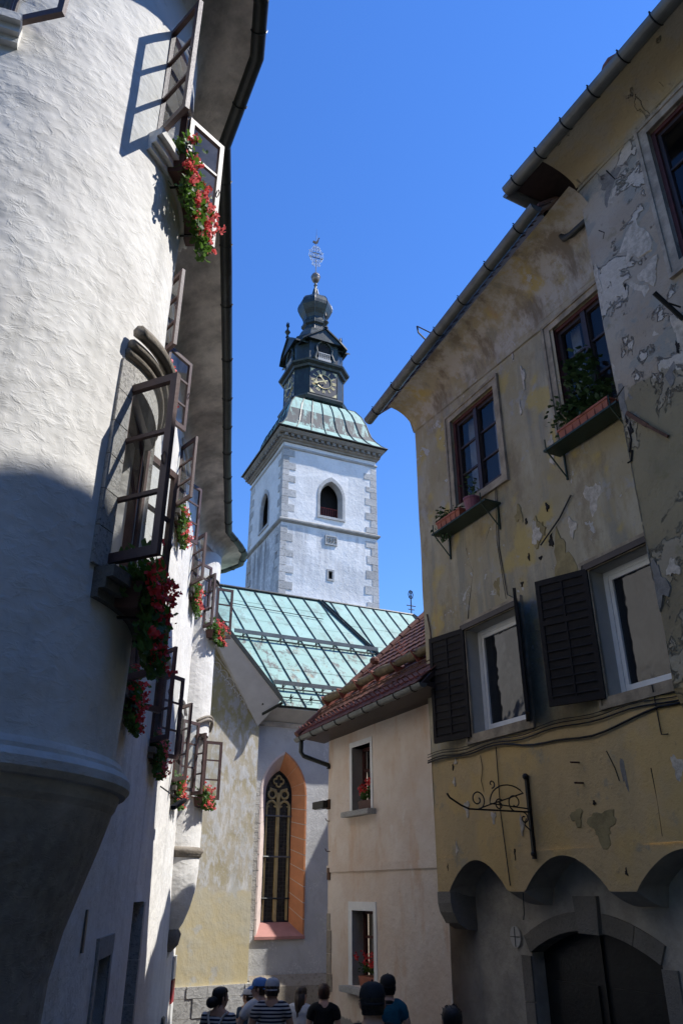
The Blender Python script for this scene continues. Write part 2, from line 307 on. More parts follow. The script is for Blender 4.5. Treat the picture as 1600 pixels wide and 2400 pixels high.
M=dict(white=m_white(),white_base_shade=m_white(True),ochre=m_ochre(),bay=m_bay(),pink=m_pink(),yellow=m_yellow(),grey=m_grey(),tower=m_tower(),
 stone=m_stone('grey_quarry_stone',(.36,.35,.32),(.50,.49,.46)),quoin=m_stone('pitted_quoin_stone',(.40,.39,.37),(.56,.55,.53)),door_stone=m_stone('dark_door_stone',(.17,.155,.13),(.25,.23,.2),.4),conglo=m_stone('pale_conglomerate',(.46,.44,.40),(.60,.58,.54),.9),brownstone=m_stone('brown_carved_stone',(.20,.17,.13),(.34,.30,.25),.3),rubble=m_stone('rubble_masonry',(.27,.23,.18),(.42,.37,.30),.7,.5),
 copper=m_copper('green_copper',.35),copper_st=m_copper('streaked_green_copper',.9),copper_bk=m_copper('soot_streaked_copper',1.0,lo=.38,rust=0,dk=(.045,.05,.05)),plinth=m_stone('pitted_plinth_stone',(.44,.43,.40),(.62,.61,.58),.85,.35),copper_dark=m_copper('blackened_copper',dark=True),tile=m_tile(),glass=m_glass(),glass2=m_glass(1.4),tquoin=m_stone('weathered_tower_quoin',(.42,.405,.38),(.62,.605,.58),.7,.3),dark=m_darkglass(),leaded=m_leaded(),leaf=m_leaf(),
 leaf2=simple('climber_leaf',(.03,.075,.02),.6,0,.4,12,0),petal=m_petal('red_petal',(.62,.02,.03),(.85,.09,.08)),petal_pink=m_petal('coral_petal',(.75,.06,.08),(.95,.22,.2)),
 frame=simple('brown_window_paint',(.085,.045,.04),.5,0,.25,9,.002),framedark=simple('dark_brown_wood',(.035,.022,.018),.5,0,.3,9,.002),wine=simple('wine_red_wood',(.085,.022,.018),.6,0,.35,9,.003),shutter=simple('blackened_shutter_wood',(.010,.007,.006),.85,0,.4,10,.004),
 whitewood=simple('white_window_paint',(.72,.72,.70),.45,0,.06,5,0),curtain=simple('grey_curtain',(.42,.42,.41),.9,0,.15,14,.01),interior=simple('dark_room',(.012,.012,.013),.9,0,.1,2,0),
 soffit=simple('stained_soffit_plaster',(.62,.57,.50),.93,0,.5,1.5,.03),gutter=simple('dark_gutter_metal',(.03,.034,.03),.45,.3,.3,5,.002),zinc=simple('weathered_zinc',(.15,.16,.155),.5,.5,.25,3,.003),
 iron=simple('black_wrought_iron',(.012,.012,.012),.55,.3,.3,20,.002),rust=simple('rusty_iron',(.12,.06,.035),.85,.1,.5,16,.004),shelf=simple('dark_green_metal',(.012,.035,.022),.5,.1,.3,8,.002),
 terracotta=simple('terracotta_plastic',(.34,.105,.06),.7,0,.15,6,.001),purple=simple('mauve_pot',(.22,.07,.09),.6,0,.15,6,0),brownbox=simple('brown_planter',(.09,.04,.03),.7,0,.2,6,0),
 orange=simple('orange_painted_stone',(.56,.235,.105),.85,0,.12,4,.006),pinkstone=simple('rose_painted_sill',(.45,.22,.19),.85,0,.1,4,.004),palestone=simple('pale_pink_jamb',(.72,.60,.55),.9,0,.1,5,.006),trace=simple('sandstone_tracery',(.42,.34,.17),.85,0,.2,6,.004),mortar=simple('pale_mortar',(.62,.56,.48),.9,0,.1,8,0),
 gold=simple('gilded_numerals',(.72,.60,.30),.4,.3,.15,10,0),clock=simple('clock_dial_black',(.05,.045,.05),.5,0,.15,4,0),silver=simple('silvered_iron',(.75,.76,.78),.35,.6,.1,10,0),ball=simple('aged_bronze_ball',(.22,.19,.17),.4,.6,.2,4,0),balus=simple('pale_grey_balustrade',(.48,.47,.45),.8,0,.1,6,0),redrail=simple('red_oxide_railing',(.16,.03,.03),.6,0,.2,8,0),
 chipw=simple('bare_white_render',(.52,.465,.38),.95,0,.35,12,.01),chipg=simple('bare_grey_render',(.21,.2,.18),.95,0,.25,12,.012),chipo=simple('ochre_repair_patch',(.285,.225,.105),.93,0,.3,5,.01),hole=simple('deep_hole',(.015,.012,.01),.95,0,.2,9,0),
 cobble=simple('street_paving',(.075,.072,.068),.85,0,.35,3,.02),log=simple('lichen_covered_log',(.17,.13,.07),.9,0,.4,9,.01),hookred=simple('red_painted_steel',(.26,.07,.045),.6,.1,.25,12,0),frieze=simple('pale_painted_frieze',(.52,.51,.48),.9,0,.1,9,0),soffw=simple('white_painted_soffit',(.50,.485,.46),.9,0,.1,3,.004),
 stripe=m_stripe(),skin=simple('tanned_skin',(.50,.28,.18),.55,0,.1,9,.001),skin2=simple('fair_skin',(.62,.38,.28),.55,0,.1,9,.001),hair=m_hair('dark_hair',(.010,.008,.007)),hair2=m_hair('brown_hair',(.05,.03,.018)),hairred=m_hair('auburn_hair',(.045,.018,.011)),
 navy=simple('slate_blue_cotton',(.045,.075,.12),.9,0,.15,12,.004),wcot=simple('white_cotton',(.80,.79,.77),.9,0,.06,8,.02),bcot=simple('black_cotton',(.008,.008,.009),.9,0,.2,8,.01),teal=simple('teal_pique',(.006,.10,.16),.85,0,.12,10,.006),capb=simple('blue_cap_cloth',(.14,.30,.66),.85,0,.1,10,.002),capg=simple('grey_cap_cloth',(.55,.55,.57),.85,0,.1,10,.002),capk=simple('black_cap_cloth',(.012,.013,.015),.8,0,.2,10,.002),jean=simple('dark_denim',(.03,.04,.06),.9,0,.2,12,.004),cream=simple('cream_canvas',(.52,.48,.41),.85,0,.12,10,.006),
 redcloth=simple('red_shutter_paint',(.30,.02,.03),.6,0,.1,6,0))
# ================================================================== GROUND
def gz(y): return -.1-.09*max(-8,min(y,24))
g=MB(); ys=[-400,-60,-20,-8]+[i for i in range(-7,25)]+[40,100,300,600]; xs=[-600,-100,-30,-12,-6,-3,0,3,6,12,30,100,600]
V=[Vector((x,y,gz(y))) for y in ys for x in xs]; n=len(xs)
g.add(V,[(j*n+i,j*n+i+1,(j+1)*n+i+1,(j+1)*n+i) for j in range(len(ys)-1) for i in range(n-1)])
o=g.build('street',M['cobble']); o['kind']='structure'; o['label']='paved street sloping down between the houses'
# ================================================================== shared builders
def casement(house,F,w,z0,z1,an,af,dep=.2,sash_mat='frame',n=3,curt=True,box=True,split=.5):
    """outer frame + inner glazing in the reveal + two outward sashes"""
    m=MB(); t=.055
    m.box(F,0,t,-.10,-.03,z0,z1).box(F,w-t,w,-.10,-.03,z0,z1).box(F,t,w-t,-.10,-.03,z1-t,z1).box(F,t,w-t,-.10,-.03,z0,z0+t)
    win=m.build('window',M[sash_mat],house)
    i=MB(); d0,d1=-dep-.0,-dep+.04
    i.box(F,t,t+.05,d0,d1,z0+t,z1-t).box(F,w-t-.05,w-t,d0,d1,z0+t,z1-t).box(F,w/2-.04,w/2+.04,d0,d1,z0+t,z1-t)
    for k in (1,2): 
        zz=z0+(z1-z0)*k/3; i.box(F,t+.05,w/2-.04,d0,d1,zz-.015,zz+.015).box(F,w/2+.04,w-t-.05,d0,d1,zz-.015,zz+.015)
    i.build('inner_frame',M['frame'],win)
    if curt:
        c=MB(); K=16
        for h in range(2):
            u0=.06+h*(w*.5); u1=u0+w*.38
            P=[F(u0+(u1-u0)*q/K,-dep-.07+.018*math.sin(q*1.9+h),zz) for zz in (z0,z1) for q in range(K+1)]
            c.add(P,[(q,q+1,K+2+q,K+1+q) for q in range(K)])
        c.build('curtain',M['curtain'],win)
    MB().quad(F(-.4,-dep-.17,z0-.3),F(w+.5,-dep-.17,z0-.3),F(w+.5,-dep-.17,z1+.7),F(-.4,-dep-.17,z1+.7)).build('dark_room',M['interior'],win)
    for hinge,ang,sgn in ((0,an,1),(w,af,-1)):
        if ang is None: continue
        hp=F(hinge+sgn*.03,-.01,0); D=(F.U*(sgn*math.cos(R_(ang)))+F.N*math.sin(R_(ang))); Nn=D.cross(Vector((0,0,1)))
        S=Fr((hp.x,hp.y),D,Nn); sw=w*split-.03; a,b=z0+.05,z1-.05; st=.055
        s=MB(); s.box(S,0,st,-.022,.022,a,b).box(S,sw-st,sw,-.022,.022,a,b).box(S,st,sw-st,-.022,.022,a,a+.07).box(S,st,sw-st,-.022,.022,b-.06,b)
        zs=[a+.07]+[a+(b-a)*k/n for k in range(1,n)]+[b-.06]
        for k in range(1,n): s.box(S,st,sw-st,-.016,.016,zs[k]-.015,zs[k]+.015)
        s.tube([S(sw-.03,.03,(a+b)/2-.05),S(sw-.03,.05,(a+b)/2),S(sw-.03,.03,(a+b)/2+.05)],.007,5)
        s.build('sash',M[sash_mat],win)
        for k in range(n): MB().quad(S(st,0,zs[k]),S(sw-st,0,zs[k]),S(sw-st,0,zs[k+1]),S(st,0,zs[k+1])).build('pane',M['glass'],win)
    return win
def geranium(seed,L=.85,dens=1.0,trail=.35):
    rg=random.Random(seed); f=MB(); b=MB(); st=MB()
    def leaf(mb,p,r,nrm):
        nrm=nrm.normalized(); x=nrm.cross(Vector((0,0,1)));
        if x.length<.1: x=Vector((1,0,0))
        x.normalize(); y=nrm.cross(x); pts=[p]; 
        for k in range(6):
            a=-2.6+5.2*k/5; rr=r*(.8+.35*rg.random()); pts.append(p+x*math.sin(a)*rr+y*math.cos(a)*rr+nrm*rr*.25*rg.random())
        mb.add(pts,[(0,k,k+1) for k in range(1,6)])
    for i in range(int(620*dens)):
        u=rg.uniform(-1,1); t=rg.random(); 
        p=Vector((u*L/2*1.08,.02+rg.gauss(.09,.07),.12+rg.gauss(.05,.09)))
        if t<.4: p=Vector((u*L/2,.14+rg.random()*.11,.08-rg.random()*trail))
        leaf(f,p,rg.uniform(.025,.048),Vector((rg.uniform(-1,1),rg.uniform(-.2,1.3),rg.uniform(-.2,1.2))))
    for i in range(int(50*dens)):
        u=rg.uniform(-1,1); t=rg.random(); p=Vector((u*L/2*1.1,.15+rg.gauss(.07,.05),.16+rg.gauss(.06,.1)))
        if t<.5: p=Vector((u*L/2,.21+rg.random()*.08,.08-rg.random()*trail*.9))
        st.tube([p-Vector((0,.1,.06)),p],.003,3,False); rr=rg.uniform(.022,.045)
        for k in range(11):
            q=p+Vector((rg.gauss(0,1),rg.gauss(0,1),rg.gauss(0,.8)))*rr*.55; a=Vector((rg.uniform(-1,1),rg.uniform(-1,1),rg.uniform(-1,1))).normalized(); c=a.cross(Vector((.3,.5,.8))).normalized(); d=a.cross(c); s=rg.uniform(.013,.024)
            b.add([q-c*s,q+d*s,q+c*s,q-d*s],[(0,1,2,3)])
    f.v+=[]; return f,b,st
PROT={}
def flower_box(F,u,o,z,label,kind=0,L=.85,petal='petal',dens=1.0,trail=.35,group='geranium boxes on the white house'):
    p=F(u,o,z); ang=math.atan2(-F.N.x,F.N.y)  # local y -> N
    t=thing('flower_box',label,'flower box',p,ang,group)
    key=(kind,L,petal,dens,trail)
    if key not in PROT:
        pl=MB(); I=Fr((0,0),Vector((1,0,0)),Vector((0,1,0)))
        pl.add([Vector(q) for q in [(-L/2+.03,.0,-.08),(L/2-.03,.0,-.08),(L/2-.03,.15,-.08),(-L/2+.03,.15,-.08),(-L/2,-.02,.1),(L/2,-.02,.1),(L/2,.18,.1),(-L/2,.18,.1)]],[(3,2,1,0),(0,1,5,4),(1,2,6,5),(2,3,7,6),(3,0,4,7),(4,5,6,7)])
        br=MB().bar((-L*.3,-.12,-.1),(-L*.3,.18,-.1),.02,.015).bar((L*.3,-.12,-.1),(L*.3,.18,-.1),.02,.015)
        f,b,st=geranium(kind*13+5,L,dens,trail)
        PROT[key]=[('planter',pl.mesh('planter',M['brownbox']),None),('bracket',br.mesh('bracket',M['iron']),None),('foliage',f.mesh('foliage',M['leaf']),'stuff'),('flower_stem',st.mesh('flower_stem',M['leaf']),'stuff'),('bloom',b.mesh('bloom',M[petal]),'stuff')]
    for nm,me,k in PROT[key]:
        c=bpy.data.objects.new(nm,me); C.objects.link(c); c.parent=t
        if k: c['kind']=k
    return t
def gutter_mb(mb,pts,r=.075):
    pts=[Vector(p) for p in pts]; V=[];Fc=[];k=13
    for i,p in enumerate(pts):
        a=pts[max(0,i-1)]; b=pts[min(len(pts)-1,i+1)]; d=(b-a); d.z=0; d.normalize(); nn=Vector((d.y,-d.x,0))
        for rr in (r,r*.88):
            for q in range(k):
                t=math.pi*q/(k-1); V.append(p+nn*math.cos(t)*rr-Vector((0,0,1))*math.sin(t)*rr)
    for i in range(len(pts)-1):
        a=i*2*k;b=(i+1)*2*k
        for q in range(k-1):
            Fc.append((a+q,a+q+1,b+q+1,b+q)); Fc.append((a+k+q+1,a+k+q,b+k+q,b+k+q+1))
        Fc.append((a,b,b+k,a+k)); Fc.append((a+k-1,a+2*k-1,b+2*k-1,b+k-1))
    for i in (0,len(pts)-1):
        a=i*2*k; Fc.append(tuple(a+q for q in range(k)))
    mb.add(V,Fc); mb.tube([p+Vector((0,0,.004)) for p in pts],.0,3) if False else None
    return mb
# ================================================================== WHITE HOUSE (left)
up=Vector((0,0,1))
wh=thing('white_house','tall white plastered house with round corner turrets and brown casements standing open','house',(-4,10,-.9))
La=Fr((-1.35,0),azv(-7.2),Vector((.992,.125,0))); LU=12.1; pB=La(LU,0,0); Lb=Fr((pB.x,pB.y),azv(-5.4),Vector((.9956,.094,0)))
def WL(u,o,z): return La(u,o,z) if u<=LU else Lb(u-LU,o,z)
class Sub:
    """a small planar frame whose origin is moved along the wall"""
def subframe(u,o=0):
    f=La if u<=LU else Lb; p=WL(u,o,0); return Fr((p.x,p.y),f.U,f.N)
UEND=18.75
flatwin=[(7.75,7.46,8.74),(11.75,7.46,8.74),(15.1,7.3,8.45),(8.3,3.62,5.05),(11.75,3.56,5.02),(15.1,3.42,4.9)]
WW=1.18
holes=[(u,u+WW,a,b) for (u,a,b) in flatwin]
lowwin=(9.15,10.0,-1.2,1.02); slit=(17.6,18.1,1.28,1.86); door=(11.9,12.95,-1.6,1.52)
holes+=[lowwin,slit,door]
m=wallgrid(WL,5.0,UEND,-1.9,9.3,holes,.3,.016,1)
for h in holes[:6]: reveal(m,WL,*h,.38)
reveal(m,WL,*lowwin,.25); reveal(m,WL,*slit,.3); reveal(m,WL,*door,.35)
m.quad(WL(UEND,0,-2.2),WL(UEND,-7,-2.2),WL(UEND,-7,9.2),WL(UEND,0,9.2)); SA,SB=Vector((-2.6,4.3,0)),Vector((-14,2.2,0)); m.quad(SA-up*2,SB-up*2,SB+up*9.7,SA+up*9.7)
m.quad(SB-up*2,WL(UEND,-9,-2),WL(UEND,-9,9.2),SB+up*9.7)
m.build('wall',M['white'],wh,clean=True)
q=MB()
for h in (lowwin,slit,door): q.quad(*[WL(a,-.24 if h is not door else -.34,b) for a,b in ((h[0],h[2]),(h[1],h[2]),(h[1],h[3]),(h[0],h[3]))])
q.build('dark_opening',M['interior'],wh)
f=MB(); F=WL
f.box(F,lowwin[0]-.16,lowwin[0],-.2,.02,lowwin[2],lowwin[3]).box(F,lowwin[1],lowwin[1]+.14,-.2,.02,lowwin[2],lowwin[3]).box(F,lowwin[0]-.16,lowwin[1]+.14,-.2,.025,lowwin[3],lowwin[3]+.2)
f.build('stone_surround',M['stone'],wh)
f=MB(); f.box(F,slit[0]-.04,slit[1]+.1,-.02,.02,slit[3],slit[3]+.12); f.build('slit_lintel',M['quoin'],wh)
zz=-1.6
for k,hh in enumerate((.62,.5,.7,.55,.75)):
    MB().box(F,door[1]-.005,door[1]+.16,-.34,.012,zz,zz+hh-.012).build('jamb_stone',M['conglo'],wh); zz+=hh
MB().box(F,8.05,8.12,.0,.02,1.15,1.5).build('wall_plate',M['zinc'],wh)
MB().box(F,17.0,17.3,.0,.03,-.9,-.45).box(F,17.02,17.28,.03,.05,-.88,-.47).build('meter_door',M['zinc'],wh)
for i,(u,a,b) in enumerate(flatwin):
    S=subframe(u); casement(wh,S,WW,a,b,145 if i!=3 else 136,145,.26,split=.47)
# near turret
TCn=Vector((-3.05,5.15,0)); TR=1.513
def TF(c,r,A0,rz=None): 
    return lambda u,o,z: c+azv(A0-math.degrees(u/r))*((rz(z) if rz else r)+o)+Vector((0,0,z))
TA=235.0; tf=TF(TCn,TR,TA,lambda z: 1.53-.006*max(0,z-4))
def au(a): return TR*R_(TA-a)
TWn=[(86.5,.96,3.56,5.10),(91.5,.96,7.58,9.2),(182,.98,7.72,9.2)]
th=[(au(a)-w_/2,au(a)+w_/2,z0,z1) for a,w_,z0,z1 in TWn]
m=wallgrid(tf,0,au(20),2.25,10.1,th,.16,.013,5)
for h in th: reveal(m,tf,*h,.42)
tw_=m.build('turret_wall',M['white_base_shade'],wh,clean=True)
for p_ in tw_.data.polygons:
    r_=(tw_.location*0+p_.center+wh.location-TCn); r_.z=0; p_.use_smooth=abs(p_.normal.dot(r_.normalized()))>.8
prof=[(1.50,2.42),(1.58,2.41),(1.60,2.37),(1.60,2.345),(1.63,2.34),(1.655,2.30),(1.655,2.25),(1.63,2.215),(1.59,2.21),(1.59,2.19),(1.575,2.14),(1.55,2.10)]
MB().lathe((TCn.x,TCn.y,0),prof,90,20,240).build('turret_string_moulding',M['white_base_shade'],wh)
prof=[(1.555,2.10),(1.50,1.90),(1.43,1.68),(1.35,1.42),(1.30,1.15),(1.28,.6),(1.29,-2)]
MB().lathe((TCn.x,TCn.y,0),prof,56,20,240).build('turret_corbel',M['white_base_shade'],wh,smooth=True)
for i,(a,w_,z0,z1) in enumerate(TWn):
    N=azv(a); p=TCn+N*(math.sqrt(TR*TR-(w_/2)**2)-.02)-azv(a-90)*(w_/2); S=Fr((p.x,p.y),azv(a-90),N)
    casement(wh,S,w_,z0,z1,(118,132,100)[i],(155,142,171)[i],.28,split=.53)
    sx=MB(); uc=au(a)
    if i==0:
        # stone jambs, ogee label over the first-floor turret window and a moulded sill
        sx=MB(); 
        for s0,s1 in ((uc-w_/2-.17,uc-w_/2-.005),(uc+w_/2+.005,uc+w_/2+.16)):
            K=6
            for k in range(K):
                za,zb=z0+(z1+.1-z0)*k/K+.004,z0+(z1+.1-z0)*(k+1)/K-.004; MB().box(tf,s0,s1,-.15,.022,za,zb).build('jamb_stone',M['conglo'],wh)
        def label(off,r0):
            pts=[]
            for k in range(25):
                t=-1+2*k/24; pts.append(tf(uc+t*(w_/2+.14),off,z1+.24+.08*(1-abs(t)**1.7)))
            return pts
        for off,dz,rr in ((.10,.10,.055),(.05,.0,.04),(.02,-.07,.035)):
            pts=[p+Vector((0,0,dz)) for p in label(off,0)]; MB().tube(pts,rr,7).build('window_label',M['brownstone'],wh,smooth=True)
        mt=MB()
        for k in range(24):
            t0=-1+2*k/24;t1=-1+2*(k+1)/24; fz=lambda t: z1+.16+.08*(1-abs(t)**1.7)
            mt.quad(tf(uc+t0*(w_/2+.12),.012,z1-.0),tf(uc+t1*(w_/2+.12),.012,z1-.0),tf(uc+t1*(w_/2+.12),.012,fz(t1)),tf(uc+t0*(w_/2+.12),.012,fz(t0)))
        mt.build('label_panel',M['conglo'],wh)
    sl=MB()
    for (o1,za,zb) in ((.15,z0-.09,z0-.01),(.10,z0-.16,z0-.09),(.05,z0-.22,z0-.16)):
        K=10
        for k in range(K): sl.box(tf,uc-w_/2-.12+(w_+.24)*k/K,uc-w_/2-.12+(w_+.24)*(k+1)/K,-.1,o1,za,zb)
    sl.build('window_sill',M['door_stone'] if i==0 else M['white'],wh)
# sills below the flat windows
for (u,a,b) in flatwin:
    MB().box(WL,u-.1,u+WW+.1,-.1,.1,a-.09,a-.01).box(WL,u-.06,u+WW+.06,-.05,.06,a-.16,a-.09).build('window_sill',M['door_stone'],wh)
    K=16; pts=[WL(u+WW/2+t*(WW/2+.1),.03,b+.06+.12*(1-t*t)) for t in [-1+2*k/K for k in range(K+1)]]
    MB().tube(pts,.035,6).build('window_label',M['white'],wh,smooth=True)
# far turret
TC2=Vector((-3.50,17.15,0)); r2=.60; A2=250; tf2=TF(TC2,r2,A2); au2=lambda a:r2*R_(A2-a)
TW2=[(104,.72,6.93,8.25),(100,.72,3.37,4.68)]
th2=[(au2(a)-w_/2,au2(a)+w_/2,z0,z1) for a,w_,z0,z1 in TW2]
m=wallgrid(tf2,0,au2(-10),2.36,9.3,th2,.12,.006,8)
for h in th2: reveal(m,tf2,*h,.3)
m.build('turret_wall',M['white'],wh,clean=True)
MB().lathe((TC2.x,TC2.y,0),[(.59,2.46),(.66,2.43),(.68,2.37),(.64,2.33),(.64,2.29),(.60,2.26)],36,-20,230).build('turret_string_moulding',M['brownstone'],wh,smooth=True)
MB().lathe((TC2.x,TC2.y,0),[(.60,2.27),(.60,2.0),(.57,1.7),(.48,1.35),(.38,1.1),(.28,.95),(.26,.75),(.15,.5)],32,-20,230).build('turret_corbel',M['white'],wh,smooth=True)
MB().lathe((TC2.x,TC2.y,0),[(.30,1.0),(.36,.9),(.32,.72),(.2,.6)],24,-20,230).build('corbel_foot',M['door_stone'],wh,smooth=True)
for i,(a,w_,z0,z1) in enumerate(TW2):
    N=azv(a); p=TC2+N*(math.sqrt(r2*r2-(w_/2)**2)-.01)-azv(a-90)*(w_/2); S=Fr((p.x,p.y),azv(a-90),N); casement(wh,S,w_,z0,z1,126,130,.22,split=.6)
pts=[tf2(au2(100)+t*.42,.06,4.84+.16*(1-t*t)) for t in [-1+k/8 for k in range(17)]]
MB().tube(pts,.035,6).tube([p+Vector((0,0,.07)) for p in pts],.03,6).build('window_label',M['brownstone'],wh,smooth=True)
# eaves: cove soffit, gutter, roof
gp=[(-14,1.5,10.2),(-5,3.0,10.2),(-3.2,2.95,10.2),(-1.9,3.5,10.2),(-1.0,4.2,10.2),(-.858,4.94,10.2),(-.965,5.56,10.2),(-1.48,6.65,10.1),(-1.66,8.4,9.66),(-1.97,10.9,9.55),(-2.31,13.5,9.43),(-2.667,16.5,9.3),(-2.50,17.3,9.3),(-2.44,17.85,9.3),(-2.614,18.5,9.3),(-3.1,18.95,9.3),(-3.6,19.15,9.3)]
gm=MB(); gutter_mb(gm,gp,.085); gm.build('gutter',M['gutter'],wh)
for i in range(3,len(gp)-1):
    a,b=Vector(gp[i]),Vector(gp[i+1]); L=(b-a).length; k=max(1,int(L/.85))
    for j in range(k):
        p=a.lerp(b,(j+.5)/k); d=(b-a).normalized(); nn=Vector((d.y,-d.x,0)); MB().tube([p+nn*math.cos(t)*.093-Vector((0,0,1))*math.sin(t)*.093 for t in [math.pi*q/6 for q in range(7)]],.008,4).build('gutter_strap',M['gutter'],wh)
# wall-side points of the cove
def wallpt(p):
    x,y=p[0],p[1]
    for c,r in ((TCn,1.50),(TC2,.60)):
        d=Vector((x-c.x,y-c.y,0)); 
        if c is TCn and y<6.3 and x>-3.4 or c is TC2 and 16.3<y: 
            dd=d.normalized(); return (c.x+dd.x*r,c.y+dd.y*r)
    if x<=-3.4: return (x,y+1.0)
    u=La.U.dot(Vector((x,y,0))-La.p0) if y<12 else LU+Lb.U.dot(Vector((x,y,0))-Lb.p0); q=WL(u,0,0); return (q.x,q.y)
# refine the polyline for a smooth cove
pl=[]
for i in range(len(gp)-1):
    for k in range(6): pl.append(Vector(gp[i]).lerp(Vector(gp[i+1]),k/6))
pl.append(Vector(gp[-1]))
V=[];Fc=[];K=9
for i,p in enumerate(pl):
    w0=wallpt(p); a=Vector((w0[0],w0[1],0)); b=Vector((p.x,p.y,0)); h=.42
    b=a+(b-a)*.93
    for k in range(K):
        t=math.pi/2*k/(K-1); s=1-math.cos(t); q=a.lerp(b,s); zz=p.z-h+h*.95*math.sin(t)+.01*mnoise.noise(q*2+Vector((0,0,k)))
        V.append(Vector((q.x,q.y,zz)))
for i in range(len(pl)-1):
    for k in range(K-1): Fc.append((i*K+k,(i+1)*K+k,(i+1)*K+k+1,i*K+k+1))
MB().add(V,Fc).build('eave_soffit',M['soffit'],wh,smooth=True)
r=MB()
for i in range(len(gp)-1):
    a,b=Vector(gp[i]),Vector(gp[i+1]); up=Vector((0,0,.06)); r.quad(a+up,b+up,b+Vector((-4.2,0,3.2)),a+Vector((-4.2,1.0,3.2)))
r.build('roof',M['tile'],wh)
MB().tube([WL(13.4,.02,3.2),WL(13.35,.25,3.05),WL(13.3,.4,3.0)],.012,5).build('lamp_arm',M['iron'],wh)
fl=thing('flood_lamp','slim black flood lamp on an arm under the last window boxes of the white wall','lamp',WL(13.2,.4,2.95))
MB().bar(WL(13.0,.3,2.84),WL(13.45,.42,3.0),.09,.05).build('lamp_body',M['iron'],fl); MB().bar(WL(13.0,.3,2.81),WL(13.45,.42,2.97),.07,.008).build('lamp_glass',M['dark'],fl)
# striped shutters seen edge-on at the far corner
st=MB()
sh=MB()
for k in range(4):
    za=-1.2+k*.42; MB().box(WL,UEND-.55,UEND-.1,.01,.05,za,za+.4).build('striped_shutter',M['redcloth' if k%2==0 else 'whitewood'],wh)
# ---- geranium boxes (things of their own)
S=subframe
flower_box(Fr((TCn+azv(85)*TR)[:2],azv(-5),azv(85)),.0,.0,3.42,'big dark red geranium box in the shade below the large turret window',1,.95,'petal',1.25,.42)
a=91.5; flower_box(Fr((TCn+azv(a)*TR)[:2],azv(a-90),azv(a)),.1,-.02,7.46,'full sunlit geranium box at the top turret window under the gutter',2,.95,'petal_pink',1.5,.42)
lab={0:'coral geranium box behind the large turret sash, upper row, first after the turret',1:'coral geranium box in the upper row, second after the turret',2:'coral geranium box in the upper row, third after the turret',3:'shaded deep red geranium box in the lower row beside the turret',4:'sunlit red geranium box in the lower row above the flood lamp',5:'red geranium box in the lower row with a dry trailing root shadow'}
lab[5]='red geranium box in the lower row just beyond the flood lamp'
for i,(u,a,b) in enumerate(flatwin):
    flower_box(subframe(u+WW/2),-.08,-.07,a-.10,lab[i],3+i%3,.85,'petal' if i in (3,) else 'petal_pink',1.0,.34)
a=104; flower_box(Fr((TC2+azv(a)*r2)[:2],azv(a-90),azv(a)),.0,-.06,6.86,'small coral geranium box high on the far turret below the eaves',7,.6,'petal_pink',.7,.25)
a=100; flower_box(Fr((TC2+azv(a)*r2)[:2],azv(a-90),azv(a)),.0,-.06,3.3,'small coral geranium box low on the far turret beside the church wall',8,.6,'petal_pink',.7,.2)

# ================================================================== OCHRE HOUSE (right)
oh=thing('ochre_house','old ochre house with flaking plaster, dark shutters and a scalloped overhang above an arched door','house',(3,9,-.9))
RU=Vector((.454,-.891,0)); RN=Vector((-.891,-.454,0)); W=Fr((1.44,12.80),RU,RN)
M['lime']=simple('grey_limewash',(.38,.35,.30),.93,0,.25,2.5,.02)
GO=-.45   # ground floor set back
flats=[(0,.3),(1.66,2.02),(3.5,3.9),(5.4,5.75),(7.3,7.6),(9.2,9.5)]
def scal(u):
    for i,(a,b) in enumerate(flats):
        if a<=u<=b: return 1.65
        if i<len(flats)-1 and b<u<flats[i+1][0]:
            t=(u-b)/(flats[i+1][0]-b); return 1.65+.40*math.sin(math.pi*t)**.85
    return 1.65
w1=(1.17,2.43,7.55,9.28); w2=(3.87,5.10,7.52,9.37); s1=(1.17,2.43,3.76,5.36); s2=(3.93,5.14,3.76,5.39)
m=wallgrid(W,0,5.3,2.12,9.95,[w1,w2,s1,s2],.25,.014,11)
wallgrid(W,5.3,9.4,2.12,3.6,(),.25,.014,11,mb=m)
us=[i*.05 for i in range(0,189)]
for i in range(len(us)-1):
    a,b=us[i],us[i+1]; m.quad(W(a,0,scal(a)),W(b,0,scal(b)),W(b,0,2.12),W(a,0,2.12))
for h in (w1,w2): reveal(m,W,*h,.22)
m.quad(W(0,0,1.65),W(0,-9,1.65),W(0,-9,9.95),W(0,0,9.95)); 
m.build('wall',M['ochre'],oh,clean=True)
cr_=simple('cream_reveal',(.40,.385,.34),.9,0,.08,4,.004)
for h in (s1,s2): reveal(MB(),W,*h,.42).build('window_reveal',cr_,oh)
m=MB()
for i in range(len(us)-1):
    a,b=us[i],us[i+1]
    K=4
    for k in range(K):
        o0,o1=GO*k/K,GO*(k+1)/K; f=lambda u,q: scal(u)-(0 if scal(u)>1.66 else .16*math.sin(math.pi*q*.5))
        m.quad(W(a,o0,f(a,k/K)),W(b,o0,f(b,k/K)),W(b,o1,f(b,(k+1)/K)),W(a,o1,f(a,(k+1)/K)))
m.build('vault_soffit',M['lime'],oh,clean=True)
# rounded stone corbel at the corner
poly=[W(0,.0,1.645),W(0,.0,1.50),W(0,-.03,1.38),W(0,-.12,1.24),W(0,-.26,1.16),W(0,-.44,1.14),W(0,-.44,1.645)]
MB().prism([p-RU*.02 for p in poly],RU*.34).build('corbel',M['door_stone'],oh)
